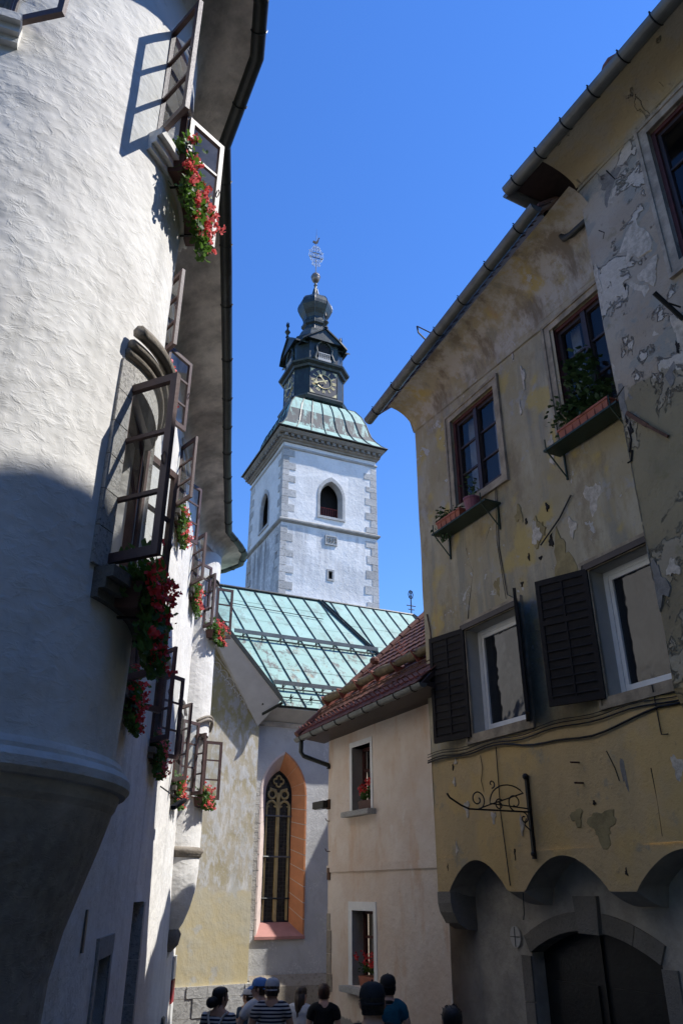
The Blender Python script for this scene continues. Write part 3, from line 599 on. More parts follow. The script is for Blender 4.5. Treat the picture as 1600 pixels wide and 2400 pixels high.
# ground floor
DL,DR,SP,CR=1.48,3.67,.93,1.22; DC=(DL+DR)/2; DH=(DR-DL)/2
WG=lambda u,o,z: W(u,GO+o,z)
arc=lambda u: SP+(CR-SP)*(1-((u-DC)/DH)**2)
m=wallgrid(WG,-.6,9.4,-2.0,2.15,[(DL,DR,-2.0,CR)],.25,.012,14)
K=18
for k in range(K):
    a,b=DL+2*DH*k/K,DL+2*DH*(k+1)/K; m.quad(WG(a,0,arc(a)),WG(b,0,arc(b)),WG(b,0,CR),WG(a,0,CR)); m.quad(WG(a,0,arc(a)),WG(b,0,arc(b)),WG(b,-.3,arc(b)),WG(a,-.3,arc(a)))
m.quad(WG(DL,0,-2),WG(DL,0,SP),WG(DL,-.3,SP),WG(DL,-.3,-2)); m.quad(WG(DR,0,-2),WG(DR,0,SP),WG(DR,-.3,SP),WG(DR,-.3,-2))
m.quad(WG(-.6,0,-2),WG(-.6,-8,-2),WG(-.6,-8,2.1),WG(-.6,0,2.1))
m.build('ground_floor_wall',M['lime'],oh,clean=True)
def vous(t0,t1,w0=.0,w1=.21,th=.03,name='arch_stone'):
    mb=MB(); K=5; P=[]
    for k in range(K+1):
        u=DL+2*DH*(t0+(t1-t0)*k/K); sl=-2*(CR-SP)*(u-DC)/DH**2; n=Vector((-sl,1,0)).normalized(); P.append((u,arc(u),n))
    for k in range(K):
        q=[]
        for (u,z,n) in (P[k],P[k+1]):
            q.append([(u+n.x*w,z+n.y*w) for w in (w0,w1)])
        A=[WG(*(x[0],oo,x[1])) for oo in (-.29,th) for x in (q[0][0],q[0][1],q[1][1],q[1][0])]
        mb.add(A,[(4,5,6,7),(3,2,1,0),(0,1,5,4),(1,2,6,5),(2,3,7,6),(3,0,4,7)])
    mb.build(name,M['door_stone'],oh,clean=True)
vous(.0,.455); vous(.625,.83); vous(.835,1.0)
m=MB(); m.add([WG(*p) for p in [(2.47,-.29,1.19),(2.82,-.29,1.18),(2.85,-.29,1.60),(2.44,-.29,1.60),(2.47,.06,1.19),(2.82,.06,1.18),(2.85,.06,1.60),(2.44,.06,1.60)]],[(4,5,6,7),(3,2,1,0),(0,1,5,4),(1,2,6,5),(2,3,7,6),(3,0,4,7)]); m.build('keystone',M['door_stone'],oh)
for (ua,ub) in ((DL-.19,DL-.003),(DR+.003,DR+.22)):
    z=-1.6
    for hh in (.75,.6,.62,.53):
        MB().box(WG,ua,ub,-.29,.03,z,z+hh-.01).build('door_jamb_stone',M['door_stone'],oh); z+=hh
door=M['framedark']; dm=simple('black_green_door_paint',(.010,.012,.012),.5,0,.4,5,.004)
for h in range(2):
    a=DL+DH*h; b=a+DH-.01; mb=MB(); K=9
    for k in range(K): 
        ua,ub=a+(b-a)*k/K,a+(b-a)*(k+1)/K; mb.add([WG(ua,-.2,-1.6),WG(ub,-.2,-1.6),WG(ub,-.2,arc(ub)),WG(ua,-.2,arc(ua))],[(0,1,2,3)])
    d=mb.build('door_leaf',dm,oh)
    for (ua,ub,za,zb) in ((a+.12,b-.12,.05,.62),(a+.12,b-.12,-.75,-.05)): MB().box(WG,ua,ub,-.2,-.175,za,zb).build('door_panel',dm,d)
MB().box(WG,DC-.014,DC+.014,-.2,-.17,-1.6,CR-.03).build('door_astragal',dm,oh)
MB().lathe((0,0,0),[(.105,0),(.115,.012),(.10,.02),(.02,.022)],20)
dk=MB()
for z0 in (0,):
    c=WG(1.2,.012,1.10); n=20; ring=[c+RU*math.cos(2*math.pi*k/n)*.11+Vector((0,0,1))*math.sin(2*math.pi*k/n)*.13 for k in range(n)]; dk.prism(ring,RN*.02)
dk.build('wall_vent',M['balus'],oh)
MB().tube([c+RN*.024+RU*.1*s for s in (-1,1)],.006,4).tube([c+RN*.024+Vector((0,0,.12*s)) for s in (-1,1)],.006,4).build('vent_bar',M['zinc'],oh)
# ---- near bay
BO=.35; BU=5.17; WB=lambda u,o,z: W(u,BO+o,z)
bw=(6.44,7.75,8.42,10.66)
m=wallgrid(WB,BU,9.4,3.55,11.0,[bw],.22,.028,21); reveal(m,WB,*bw,.2)
zs=[3.55+.35*i for i in range(22)]
for i in range(len(zs)-1):
    m.quad(W(BU,-.02,zs[i]),WB(BU,.028*mnoise.noise(Vector((BU*.8,zs[i]*.8,77.7)))*1.6,zs[i]),WB(BU,.028*mnoise.noise(Vector((BU*.8,zs[i+1]*.8,77.7)))*1.6,zs[i+1]),W(BU,-.02,zs[i+1]))
K=8
for k in range(17):
    a,b=BU+(9.4-BU)*k/17,BU+(9.4-BU)*(k+1)/17; m.quad(WB(a,0,3.55),WB(b,0,3.55),W(b,.012,2.75),W(a,.012,2.75))
m.quad(W(BU,-.02,3.55),WB(BU,0,3.55),W(BU,.012,2.75),W(BU,-.02,2.75))
m.build('bay_wall',M['bay'],oh,clean=True)
# coves
def cove(u0,u1,za,zb,oa,ob,ta,tb,base,mat,n=30,name='cornice_cove'):
    V=[];Fc=[];K=10
    for i in range(n+1):
        t=i/n; u=u0+(u1-u0)*t; z0=za+(zb-za)*t; O=oa+(ob-oa)*t; z1=ta+(tb-ta)*t
        for k in range(K):
            a=math.pi/2*k/(K-1); V.append(W(u,base+.015+O*(1-math.cos(a))+.008*mnoise.noise(Vector((u*2,k*.5,3))),z0+(z1-z0)*math.sin(a)))
    for i in range(n):
        for k in range(K-1): Fc.append((i*K+k,(i+1)*K+k,(i+1)*K+k+1,i*K+k+1))
    MB().add(V,Fc).build(name,mat,oh,smooth=True)
cove(-.03,5.3,9.72,9.45,.56,.66,10.16,10.68,0,M['ochre'])
cove(BU-.02,8.2,10.95,10.9,.62,.62,11.2,11.2,BO,M['bay'])
MB().tube([W(-.02,.012,9.86),W(5.17,.012,9.58)],.018,5).build('cornice_groove',M['ochre'],oh)
MB().box(WB,BU,9.4,.0,.02,10.86,10.9).build('cornice_groove',M['bay'],oh)
MB().add([W(-.03,.02,9.72),W(-.03,.1,9.98),W(-.03,.3,10.12),W(-.03,.57,10.17),W(-.03,-.6,10.17),W(-.03,-.6,9.72)],[(0,1,2,3,4,5)]).build('cornice_end',M['ochre'],oh)
# gutters + downpipe
ga,gb=W(-.67,.66,10.2),W(4.75,.80,10.78)
gp1=[ga.lerp(gb,k/8) for k in range(9)]; mb=MB(); gutter_mb(mb,[p for p in gp1[::-1]],.105); mb.build('gutter',M['zinc'],oh)
gc=W(4.45,1.05,11.25); gd=W(8.2,1.05,11.25); ge=W(4.45,.15,11.22); mb=MB(); gutter_mb(mb,[gd,gc+RU*.02],.11); gutter_mb(mb,[gc,ge],.1); mb.build('gutter',M['zinc'],oh)
for k in range(7):
    for (a,b,r) in ((ga,gb,.112),(gc,gd,.117)):
        p=a.lerp(b,(k+.45)/7); MB().tube([p+RN*math.cos(t)*r-Vector((0,0,1))*math.sin(t)*r for t in [math.pi*q/6 for q in range(7)]]+[p+RN*r+Vector((0,0,.04))],.011,4).build('gutter_strap',M['iron'],oh)
q=lambda u,o,z: W(u,o,z)
MB().tube([q(4.47,.32,11.2),q(4.49,.32,10.98),q(4.60,.30,10.80),q(4.66,.30,10.52),q(4.72,.30,10.38),q(4.85,.3,10.33),q(5.6,.28,10.30)],.05,10).build('downpipe',M['gutter'],oh,smooth=True)
# roofs and tile edges
def roofslab(e0,e1,back,rise,name):
    up=Vector((0,0,1)); b0=e0-RN*back+up*rise; b1=e1-RN*back+up*rise; mb=MB(); T=up*.06
    mb.add([e0,e1,b1,b0,e0+T,e1+T,b1+T,b0+T],[(0,1,2,3),(7,6,5,4),(0,1,5,4),(1,2,6,5),(2,3,7,6),(3,0,4,7)]); mb.build(name,M['tile'],oh)
up=Vector((0,0,1))
roofslab(ga+up*.03-RN*.06,gb+up*.03-RN*.06,5.5,4.9,'roof'); roofslab(gc+up*.03-RN*.05,gd+up*.03-RN*.05,5.5,5.7,'bay_roof')
MB().prism([WB(a,-.02,b) for a,b in ((8.2,10.9),(8.2,11.3),(8.4,11.9),(8.54,12.45),(8.7,12.73),(8.9,12.95),(9.05,13.17),(9.16,13.3),(9.27,13.45),(9.6,13.62),(10.2,13.66),(10.9,13.2),(11.5,11.8),(11.5,10.9))],RN*-.4).build('unseen_shadow_gable',M['ochre'],oh)  # unseen gable, its outline shaped to throw the curved shadow on the turret
mb=MB(); mb.box(W,9.4,22,-6,.35,-2,11.2).box(W,16,19,.35,22,-2.5,14.5); mb.build('unseen_light_block',M['ochre'],oh)  # unseen: house extension plus an added cross block to cut sky light
MB().box(W,4.5,5.2,-1,.98,11.22,11.26).build('bay_eave_board',M['framedark'],oh)
tl=MB(); n=8
tl.add([Vector((math.cos(math.pi*k/n)*.085,y,math.sin(math.pi*k/n)*.085)) for y in (0,-.42) for k in range(n+1)]+[Vector((math.cos(math.pi*k/n)*.07,y,math.sin(math.pi*k/n)*.065)) for y in (0,-.42) for k in range(n+1)],
 [(k,k+1,n+2+k,n+1+k) for k in range(n)]+[(2*n+2+k,2*n+3+k,3*n+4+k,3*n+3+k) for k in range(n)]+[(k,k+1,2*n+3+k,2*n+2+k) for k in range(n)])
tme=tl.mesh('roof_tile',M['tile'])
def eave_tiles(e0,e1,sp,pitch,lift=.06):
    L=(e1-e0).length; n=int(L/sp)
    for i in range(n):
        p=e0.lerp(e1,(i+.5)/n)+up*lift; o=bpy.data.objects.new('roof_tile',tme); C.objects.link(o); o.parent=oh
        o.rotation_euler=(-pitch,0,math.atan2(RN.y,RN.x)-math.pi/2+random.uniform(-.03,.03)); o.location=p-oh.location
eave_tiles(ga-RN*.05,gb-RN*.05,.21,R_(42),.0); eave_tiles(gc-RN*.05,gd-RN*.05,.21,R_(48),.0)
h=W(1.6,.66,10.52); MB().tube([h,h+RN*.22+up*.16,h+RN*.24+up*.30],.016,5).tube([h+RN*.24+up*.3,h+up*.02+RU*.22],.012,5).build('roof_hook',M['iron'],oh)
h=W(6.6,.9,11.4); MB().sphere(h,.2,10,6,(1,1,.8)).build('ridge_cap_tile',M['tile'],oh)
# ---- window surrounds
def surround(h,wd,pr,mat,bottom=True,fr=W,name='window_surround'):
    a,b,z0,z1=h; mb=MB()
    def ring(x,y,o0,o1): 
        mb.box(fr,a-y,a-x,o0,o1,z0-(y if bottom else 0),z1+y).box(fr,b+x,b+y,o0,o1,z0-(y if bottom else 0),z1+y).box(fr,a-x,b+x,o0,o1-.001,z1+x,z1+y)
        if bottom: mb.box(fr,a-x,b+x,o0,o1-.001,z0-y,z0-x)
    ring(0,wd*.7,-.02,pr); ring(wd*.702,wd,-.02,pr+.022); return mb.build(name,mat,oh)
sm=simple('worn_stucco_moulding',(.335,.275,.195),.92,0,.4,3.5,.012)
surround(w1,.15,.022,sm); surround(w2,.15,.022,sm); surround(s1,.14,.022,sm); surround(s2,.14,.022,sm); surround(bw,.17,.03,simple('pale_stucco_moulding',(.36,.315,.25),.92,0,.4,4,.012),True,WB)
def dwin(h,fr,mo='wine',mi='framedark',curt=True):
    a,b,z0,z1=h; t=.06; mb=MB(); mb.box(fr,a,a+t,-.16,-.05,z0,z1).box(fr,b-t,b,-.16,-.05,z0,z1).box(fr,a+t,b-t,-.16,-.05,z1-t,z1).box(fr,a+t,b-t,-.16,-.05,z0,z0+t); wn=mb.build('window',M[mo],oh)
    mid=(a+b)/2
    for (x,y) in ((a+t,mid-.005),(mid+.005,b-t)):
        s=MB(); st=.055; za,zb=z0+t,z1-t; s.box(fr,x,x+st,-.15,-.09,za,zb).box(fr,y-st,y,-.15,-.09,za,zb).box(fr,x+st,y-st,-.15,-.09,za,za+.07).box(fr,x+st,y-st,-.15,-.09,zb-.06,zb)
        cut=[za+.07]+[za+(zb-za)*k/3 for k in (1,2)]+[zb-.06]
        for k in (1,2): s.box(fr,x+st,y-st,-.135,-.1,cut[k]-.017,cut[k]+.017)
        s.build('sash',M[mi],wn)
        for k in range(3): MB().quad(fr(x+st,-.12,cut[k]),fr(y-st,-.12,cut[k]),fr(y-st,-.125,cut[k+1]),fr(x+st,-.125,cut[k+1])).build('pane',M['glass2'],wn)
    MB().box(fr,mid-.045,mid+.045,-.13,-.06,z0+t,z1-t).build('mullion',M[mi],wn)
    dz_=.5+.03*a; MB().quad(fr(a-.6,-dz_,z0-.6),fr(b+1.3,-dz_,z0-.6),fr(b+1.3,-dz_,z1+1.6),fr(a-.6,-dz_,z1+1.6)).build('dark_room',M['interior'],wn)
    if curt:
        K=14
        for (x,y) in ((mid+.22,b-.1),(a+.12,a+.3)):
            P=[fr(x+(y-x)*q/K,-.30+.015*math.sin(q*2.1),zz) for zz in (z0,z1) for q in range(K+1)]; MB().add(P,[(q,q+1,K+2+q,K+1+q) for q in range(K)]).build('curtain',M['curtain'],wn)
    return wn
dwin(w1,W); dwin(w2,W); dwin(bw,WB,curt=False)
def wwin(h,name='window'):
    a,b,z0,z1=h; t=.07; o=-.30; mb=MB(); mb.box(W,a,a+t,o,o+.08,z0,z1).box(W,b-t,b,o,o+.08,z0,z1).box(W,a+t,b-t,o,o+.08,z1-t,z1).box(W,a+t,b-t,o,o+.08,z0,z0+t); wn=mb.build(name,M['whitewood'],oh)
    for (x,y) in ((a+t+.004,b-t-.004),):
        s=MB(); st=.06; za,zb=z0+t,z1-t; s.box(W,x,x+st,o+.02,o+.07,za,zb).box(W,y-st,y,o+.02,o+.07,za,zb).box(W,x+st,y-st,o+.02,o+.07,za,za+.07).box(W,x+st,y-st,o+.02,o+.07,zb-.06,zb); s.build('sash',M['whitewood'],wn)
        MB().quad(W(x+st,o+.04,za+.07),W(y-st,o+.04,za+.07),W(y-st,o+.04,zb-.06),W(x+st,o+.04,zb-.06)).build('pane',M['dark'],wn)
    MB().box(W,a,b,-.42,.02,z0-.05,z0-.004).build('sill',M['framedark'],wn)
    MB().box(W,a-.06,b+.06,-.02,.055,z1+.01,z1+.09).build('shutter_head',M['framedark'],wn)
wwin(s1); wwin(s2)
# louvred shutters: frame + single slats
def shutter(hinge,ang,wd,z0,z1,sgn):
    hp=W(hinge,.03,0); D=RU*(sgn*math.cos(R_(ang)))+RN*math.sin(R_(ang)); Nn=D.cross(up); S=Fr((hp.x,hp.y),D,Nn)
    mb=MB(); st=.06; mb.box(S,0,st,-.022,.022,z0,z1).box(S,wd-st,wd,-.022,.022,z0,z1)
    for (za,zb) in ((z0,z0+.08),(z1-.08,z1),(z0+(z1-z0)*.62,z0+(z1-z0)*.62+.07)): mb.box(S,st,wd-st,-.022,.022,za,zb)
    mb.box(S,wd/2-.012,wd/2+.012,-.02,.02,z0+.08,z1-.08); mb.box(S,st,wd-st,-.004,.004,z0+.08,z1-.08); sh=mb.build('shutter',M['shutter'],oh)
    sl=MB().add([S(st,-.02,-.012),S(wd-st,-.02,-.012),S(wd-st,.024,.03),S(st,.024,.03),S(st,-.02,-.02),S(wd-st,-.02,-.02),S(wd-st,.024,.022),S(st,.024,.022)],[(0,1,2,3),(7,6,5,4),(0,1,5,4),(1,2,6,5),(2,3,7,6),(3,0,4,7)])
    me=None
    zz=z0+.13
    while zz<z1-.1:
        if abs(zz-(z0+(z1-z0)*.62)-.035)>.07:
            if me is None: o=sl.build('slat',M['shutter'],sh); me=o.data
            else: o=bpy.data.objects.new('slat',me); C.objects.link(o); o.parent=sh
            o.location=(0,0,zz)
        zz+=.115
    return sh
shutter(s1[0]-.02,168,.76,3.72,5.40,1); shutter(s1[1]+.02,140,.62,3.72,5.42,-1); shutter(s2[0]-.02,158,.74,3.74,5.42,1)
# ---- cables, rods, bracket
cab=MB()
for j,(dz,sg,rr) in enumerate(((0,.0,.011),(.05,.03,.007),(-.03,.14,.014),(.09,.02,.006))):
    P=[]
    for k in range(25):
        u=-.05+5.15*k/24; b=3.53+.02*math.sin(k)+dz; t=max(0,min(1,(u-2.0)/2.7)); P.append(W(u,.035,b-(sg*4*t*(1-t) if j==2 else 0)+.01*mnoise.noise(Vector((u*2,j,0)))))
    o_=MB().tube(P,rr,5).build('cable',M['iron'],oh)
for P,r in (([W(1.70,.02,3.5),W(1.68,.02,2.6),W(1.75,.02,1.72)],.008),([W(2.28,.02,7.42),W(2.20,.02,6.4),W(2.28,.02,5.6),W(2.43,.03,5.5),W(2.55,.03,3.6)],.007),([W(2.25,.02,7.45),W(2.16,.02,6.5),W(2.24,.02,5.55)],.005),([W(4.62,.03,3.75),W(4.63,.03,3.2),W(4.72,.03,3.19)],.007),([W(1.97,.0,1.64),W(1.98,.02,1.4),W(1.99,.05,1.33)],.007)):
    MB().tube(P,r,5).build('cable',M['iron'],oh)
def wp(x,y,o=.02): u,z=W.at(x,y,o); return W(u,o,z)
MB().tube([wp(1337,1160),wp(1310,1215),wp(1266,1278,.05)],.012,5).build('wall_rod',M['iron'],oh)
MB().tube([wp(1000,1440,.02),wp(1008,1480,.03),wp(1012,1560,.02)],.012,5).build('wall_hook',M['rust'],oh)
for x,y in ((1356,1787),(1366,1835)): 
    a=wp(x,y,.0); MB().tube([a,a+RN*.14-up*.005],.012,5).build('iron_pin',M['rust'],oh)
sb=thing('sign_bracket','empty black wrought iron sign bracket with scrolls on the yellow wall','sign bracket',W(2.31,.0,2.0))
o=.04; u=2.31
MB().box(W,u-.02,u+.02,.015,.06,2.02,3.02).sphere(W(u,.05,3.02),.045,8,5).sphere(W(u,.05,2.08),.035,8,5).build('upright',M['iron'],sb)
bar=[W(u,.05,2.58),W(u,1.0,2.58),W(u,1.12,2.62),W(u,1.28,2.70),W(u,1.32,2.75)]; MB().tube(bar,.012,6).build('arm',M['iron'],sb)
def scroll(cx,cz,r,a0,turns,sgn,n=30,shr=.75,r0=.009):
    return MB().tube([W(u,cx+r*(1-shr*k/n)*math.cos(a0+sgn*turns*2*math.pi*k/n),cz+r*(1-shr*k/n)*math.sin(a0+sgn*turns*2*math.pi*k/n)) for k in range(n+1)],r0,5)
scroll(.86,2.70,.12,-math.pi/2,1.35,-1).build('scroll',M['iron'],sb); scroll(.52,2.65,.075,math.pi/2+.8,1.2,-1).build('scroll',M['iron'],sb); scroll(.27,2.69,.11,-math.pi/2,1.1,1,shr=.6).build('scroll',M['iron'],sb)
MB().tube([W(u,.05+.0,2.62)]+[W(u,.36+.31*math.cos(t),2.66+.24*math.sin(t)) for t in [math.pi*k/14 for k in range(0,12)]]+[W(u,.72,2.63),W(u,.86,2.582)],.009,5).build('scroll',M['iron'],sb)
scroll(.62,2.90,.055,-math.pi/2,.9,-1).build('scroll',M['iron'],sb); scroll(.14,2.50,.07,math.pi/2,1.1,1).build('scroll',M['iron'],sb)
MB().tube([W(u,.05,2.35),W(u,.14,2.42),W(u,.11,2.5)],.009,5).build('scroll',M['iron'],sb)
# pole holder and weathered bar on the bay
def bp(x,y,o=.02): 
    uu,zz=W.at(x,y,BO+o); return W(uu,BO+o,zz)
fh=thing('flag_holder','black iron tube bracket jutting from the flaking wall at the right edge','flag holder',bp(1598,745)); a=bp(1600,748,.02)
MB().tube([a,a+RN*.34+up*.30-RU*.05],.03,8).build('holder_tube',M['iron'],fh); MB().tube([a+up*.18,a+RN*.2+up*.16],.012,5).build('holder_stay',M['iron'],fh)
MB().bar(bp(1468,968,.02),bp(1515,997,.04),.035,.05).bar(bp(1515,997,.04),bp(1564,1023,.02),.03,.035).build('rusty_bar',M['rust'],oh)
MB().lathe((0,0,0),[(.05,-.02),(.055,.02)],10)
# ---- plaster patches, holes and cracks surveyed from the photo
def patch(px,py,wp_,hp_,mat,name,seed,bay=False,o=.012,rag=.35):
    rg=random.Random(seed); fr=WB if bay else W; uu,zz=W.at(px,py,(BO if bay else 0)); n=26; P=[]
    for k in range(n):
        a=2*math.pi*k/n; r=(1-rag*rg.random())*(1+.35*math.sin(3*a+seed))*.85; P.append((max(uu+math.cos(a)*wp_*r,BU+.006 if bay else 0),zz+math.sin(a)*hp_*r))
    P=P; c=(sum(p[0] for p in P)/n,sum(p[1] for p in P)/n)
    # thin irregular flake with a bevelled rim
    V=[fr(*(c[0],o,c[1]))]+[fr(c[0]+(p[0]-c[0])*.93,o,c[1]+(p[1]-c[1])*.93) for p in P]+[fr(p[0],-.02,p[1]) for p in P]
    MB().add(V,[(0,1+k,1+(k+1)%n) for k in range(n)]+[(1+k,1+n+k,1+n+(k+1)%n,1+(k+1)%n) for k in range(n)]).build(name,M[mat],oh)
i=0
for (x,y,a,b,mt,by) in [(1225,882,.06,.26,'chipw',0),(1200,834,.03,.10,'chipw',0),(1219,960,.03,.18,'chipw',0),(1290,1035,.08,.13,'chipw',0),(1294,1078,.07,.12,'chipw',0),(1150,1242,.05,.07,'chipw',0),(1160,1178,.06,.08,'chipw',0),(1260,1245,.16,.30,'chipo',0),(1318,1322,.28,.55,'chipo',0),(1215,1205,.12,.2,'chipo',0),(1126,1322,.18,.25,'chipo',0),(1165,1372,.10,.2,'chipo',0),(1390,1165,.2,.3,'chipw',0),(1340,1235,.10,.2,'chipw',0),(1255,1250,.13,.28,'chipw',0),
 (1480,560,.32,.62,'chipw',1),(1440,460,.14,.2,'chipw',1),(1520,640,.22,.25,'chipw',1),(1410,400,.12,.2,'chipg',1),(1430,430,.28,.45,'chipg',1),(1490,690,.2,.3,'chipw',1),(1420,770,.10,.6,'chipw',1),(1400,660,.08,.35,'chipw',1),(1455,690,.2,.12,'chipw',1),(1565,870,.16,.22,'chipg',1),(1590,770,.14,.35,'chipw',1),(1535,790,.07,.16,'chipw',1),(1440,880,.09,.2,'chipw',1),(1490,910,.16,.24,'chipg',1),(1455,940,.12,.4,'chipg',1),(1450,1080,.05,.5,'chipw',1),(1480,1160,.05,.5,'chipw',1),(1500,1300,.12,.4,'chipw',1),(1545,1370,.14,.35,'chipg',1),(1575,1330,.12,.14,'chipw',1),
 (1064,1833,.05,.08,'chipw',0),(1093,1893,.09,.14,'chipw',0),(1156,1915,.07,.10,'chipw',0),(1222,1935,.05,.15,'chipw',0),(1070,1990,.045,.12,'chipw',0),(1067,1785,.05,.06,'chipw',0),(1460,1800,.05,.35,'chipg',0),(1350,1915,.14,.14,'chipo',0),(1410,1935,.3,.25,'chipo',0),(1588,1802,.1,.2,'chipw',0)]:
    i+=1; patch(x,y,a,b,mt,'plaster_patch',i,bool(by),.004 if mt!='chipw' else .007)
for (x,y,a,b) in [(1281,1188,.05,.08),(1232,1223,.035,.06),(1290,1268,.06,.12),(1238,1306,.03,.07),(1265,1308,.05,.04),(1222,1368,.04,.05),(1061,1798,.025,.06),(1391,1881,.03,.04),(1467,2044,.03,.06),(1049,2032,.02,.07),(1206,2000,.02,.1),(1460,676,.0,.0)]:
    if a: i+=1; patch(x,y,a,b,'hole','wall_hole',i,False,.006,.5)
for (x,y,a,b) in [(1465,672,.03,.09),(1587,812,.04,.12),(1468,985,.03,.08),(1478,1005,.03,.12)]: i+=1; patch(x,y,a,b,'hole','wall_hole',i,True,.012,.5)
def crack(pts,bay=False,r=.006):
    P=[(bp if bay else wp)(x,y,.004) for x,y in pts]; MB().tube(P,[r*(.6+.8*random.random()) for _ in P],4).build('crack',M['hole'],oh)
crack([(1148,1235),(1135,1275),(1110,1310),(1108,1345),(1098,1420),(1096,1450)]); crack([(1092,1285),(1100,1320),(1108,1340)]); crack([(1470,1000),(1478,1030),(1474,1060)],True,.012); crack([(1462,905),(1445,930),(1440,960)],True,.01); crack([(1480,1055),(1478,1080),(1470,1085)],True,.012); crack([(1420,400),(1440,420),(1462,410)],True,.008); crack([(1402,540),(1415,545),(1412,560)],True)
crack([(1420,1760),(1440,1800),(1450,1830)],False,.006); crack([(1525,1800),(1540,1880),(1552,1960)],False,.012); crack([(1125,1770),(1130,1800),(1127,1830),(1133,1855)],False,.004)
# ---- shelves with planters (lie on brackets: things)
def shelf(u0,u1,z,label,third=True):
    t=thing('plant_shelf',label,'shelf',W((u0+u1)/2,.2,z),0,'green window shelves on the ochre house'); MB().box(W,u0,u1,.03,.34,z-.03,z).build('board',M['shelf'],t)
    for uu in (u0+.06,u1-.1):
        MB().box(W,uu-.012,uu+.012,.005,.03,z-.42,z).tube([W(uu,.34,z-.03),W(uu,.02,z-.38)],.012,5).tube([W(uu,.34,z-.03),W(uu,.345,z+.14)],.01,5).build('bracket',M['shelf'],t)
    return t
shelf(.86,2.36,7.10,'dark green shelf under the left upper window of the ochre house'); shelf(3.74,5.12,7.22,'dark green shelf under the upper window beside the flaking bay')
def planter(u0,u1,z,label,mat='terracotta'):
    t=thing('planter',label,'planter',W((u0+u1)/2,.18,z),0,'terracotta troughs on the green shelves'); a,b=.07,.29
    MB().add([W(u0+.03,a+.03,z),W(u1-.03,a+.03,z),W(u1-.03,b-.02,z),W(u0+.03,b-.02,z),W(u0,a,z+.17),W(u1,a,z+.17),W(u1,b,z+.17),W(u0,b,z+.17)],[(3,2,1,0),(0,1,5,4),(1,2,6,5),(2,3,7,6),(3,0,4,7)]).build('box',M[mat],t)
    MB().box(W,u0-.01,u1+.01,a-.01,b+.01,z+.155,z+.185).build('rim',M[mat],t)
    k=u0+.12
    while k<u1-.08: MB().box(W,k,k+.012,b-.015,b+.002,z+.02,z+.15).build('rib',M[mat],t); k+=.14
    return t
def herb(t,u0,u1,z,hh,n,seed,size=.05,name='foliage',vine=False,mat='leaf2'):
    rg=random.Random(seed); mb=MB(); st=MB()
    for i in range(n):
        uu=rg.uniform(u0,u1); h=hh*(rg.random()**.7); p=W(uu+rg.gauss(0,.04),.16+rg.gauss(.02,.06),z+h); d=Vector((rg.uniform(-1,1),rg.uniform(-1,1),rg.uniform(-.9,.4))).normalized(); s=d.cross(Vector((.2,.1,1))).normalized(); L=size*rg.uniform(.7,1.6)
        mb.add([p,p+d*L*.45+s*L*.33,p+d*L,p+d*L*.45-s*L*.33],[(0,1,2,3)])
        if i%9==0: st.tube([W(uu,.17,z),W(uu+.01,.17,z+h*.6),p],.004,3,False)
    o=mb.build('foliage',M[mat],t); o['kind']='stuff'
    if st.v: o=st.build('plant_stem',M[mat],t); o['kind']='stuff'
p=planter(.95,1.62,7.10,'terracotta trough with trailing ivy on the left green shelf'); herb(p,.98,1.6,7.26,.1,120,3,.05); herb(p,.9,1.06,6.95,.62,150,4,.055)
p=planter(4.02,4.95,7.22,'terracotta trough full of tall green climbers beside the flaking bay'); herb(p,4.0,4.95,7.38,.35,330,5,.075); herb(p,4.25,4.75,7.4,1.05,260,6,.10); herb(p,3.85,4.2,7.4,.55,70,8,.07)
t=thing('flower_pot','mauve round pot with a thin seedling at the end of the left shelf','flower pot',W(1.86,.18,7.10))
c=W(1.86,.2,7.10); MB().lathe((c.x,c.y,c.z),[(.10,0),(.135,.22),(.145,.22),(.145,.25),(.12,.25)],16).build('pot',M['purple'],t,smooth=False); herb(t,1.78,1.95,7.33,.45,40,9,.07)
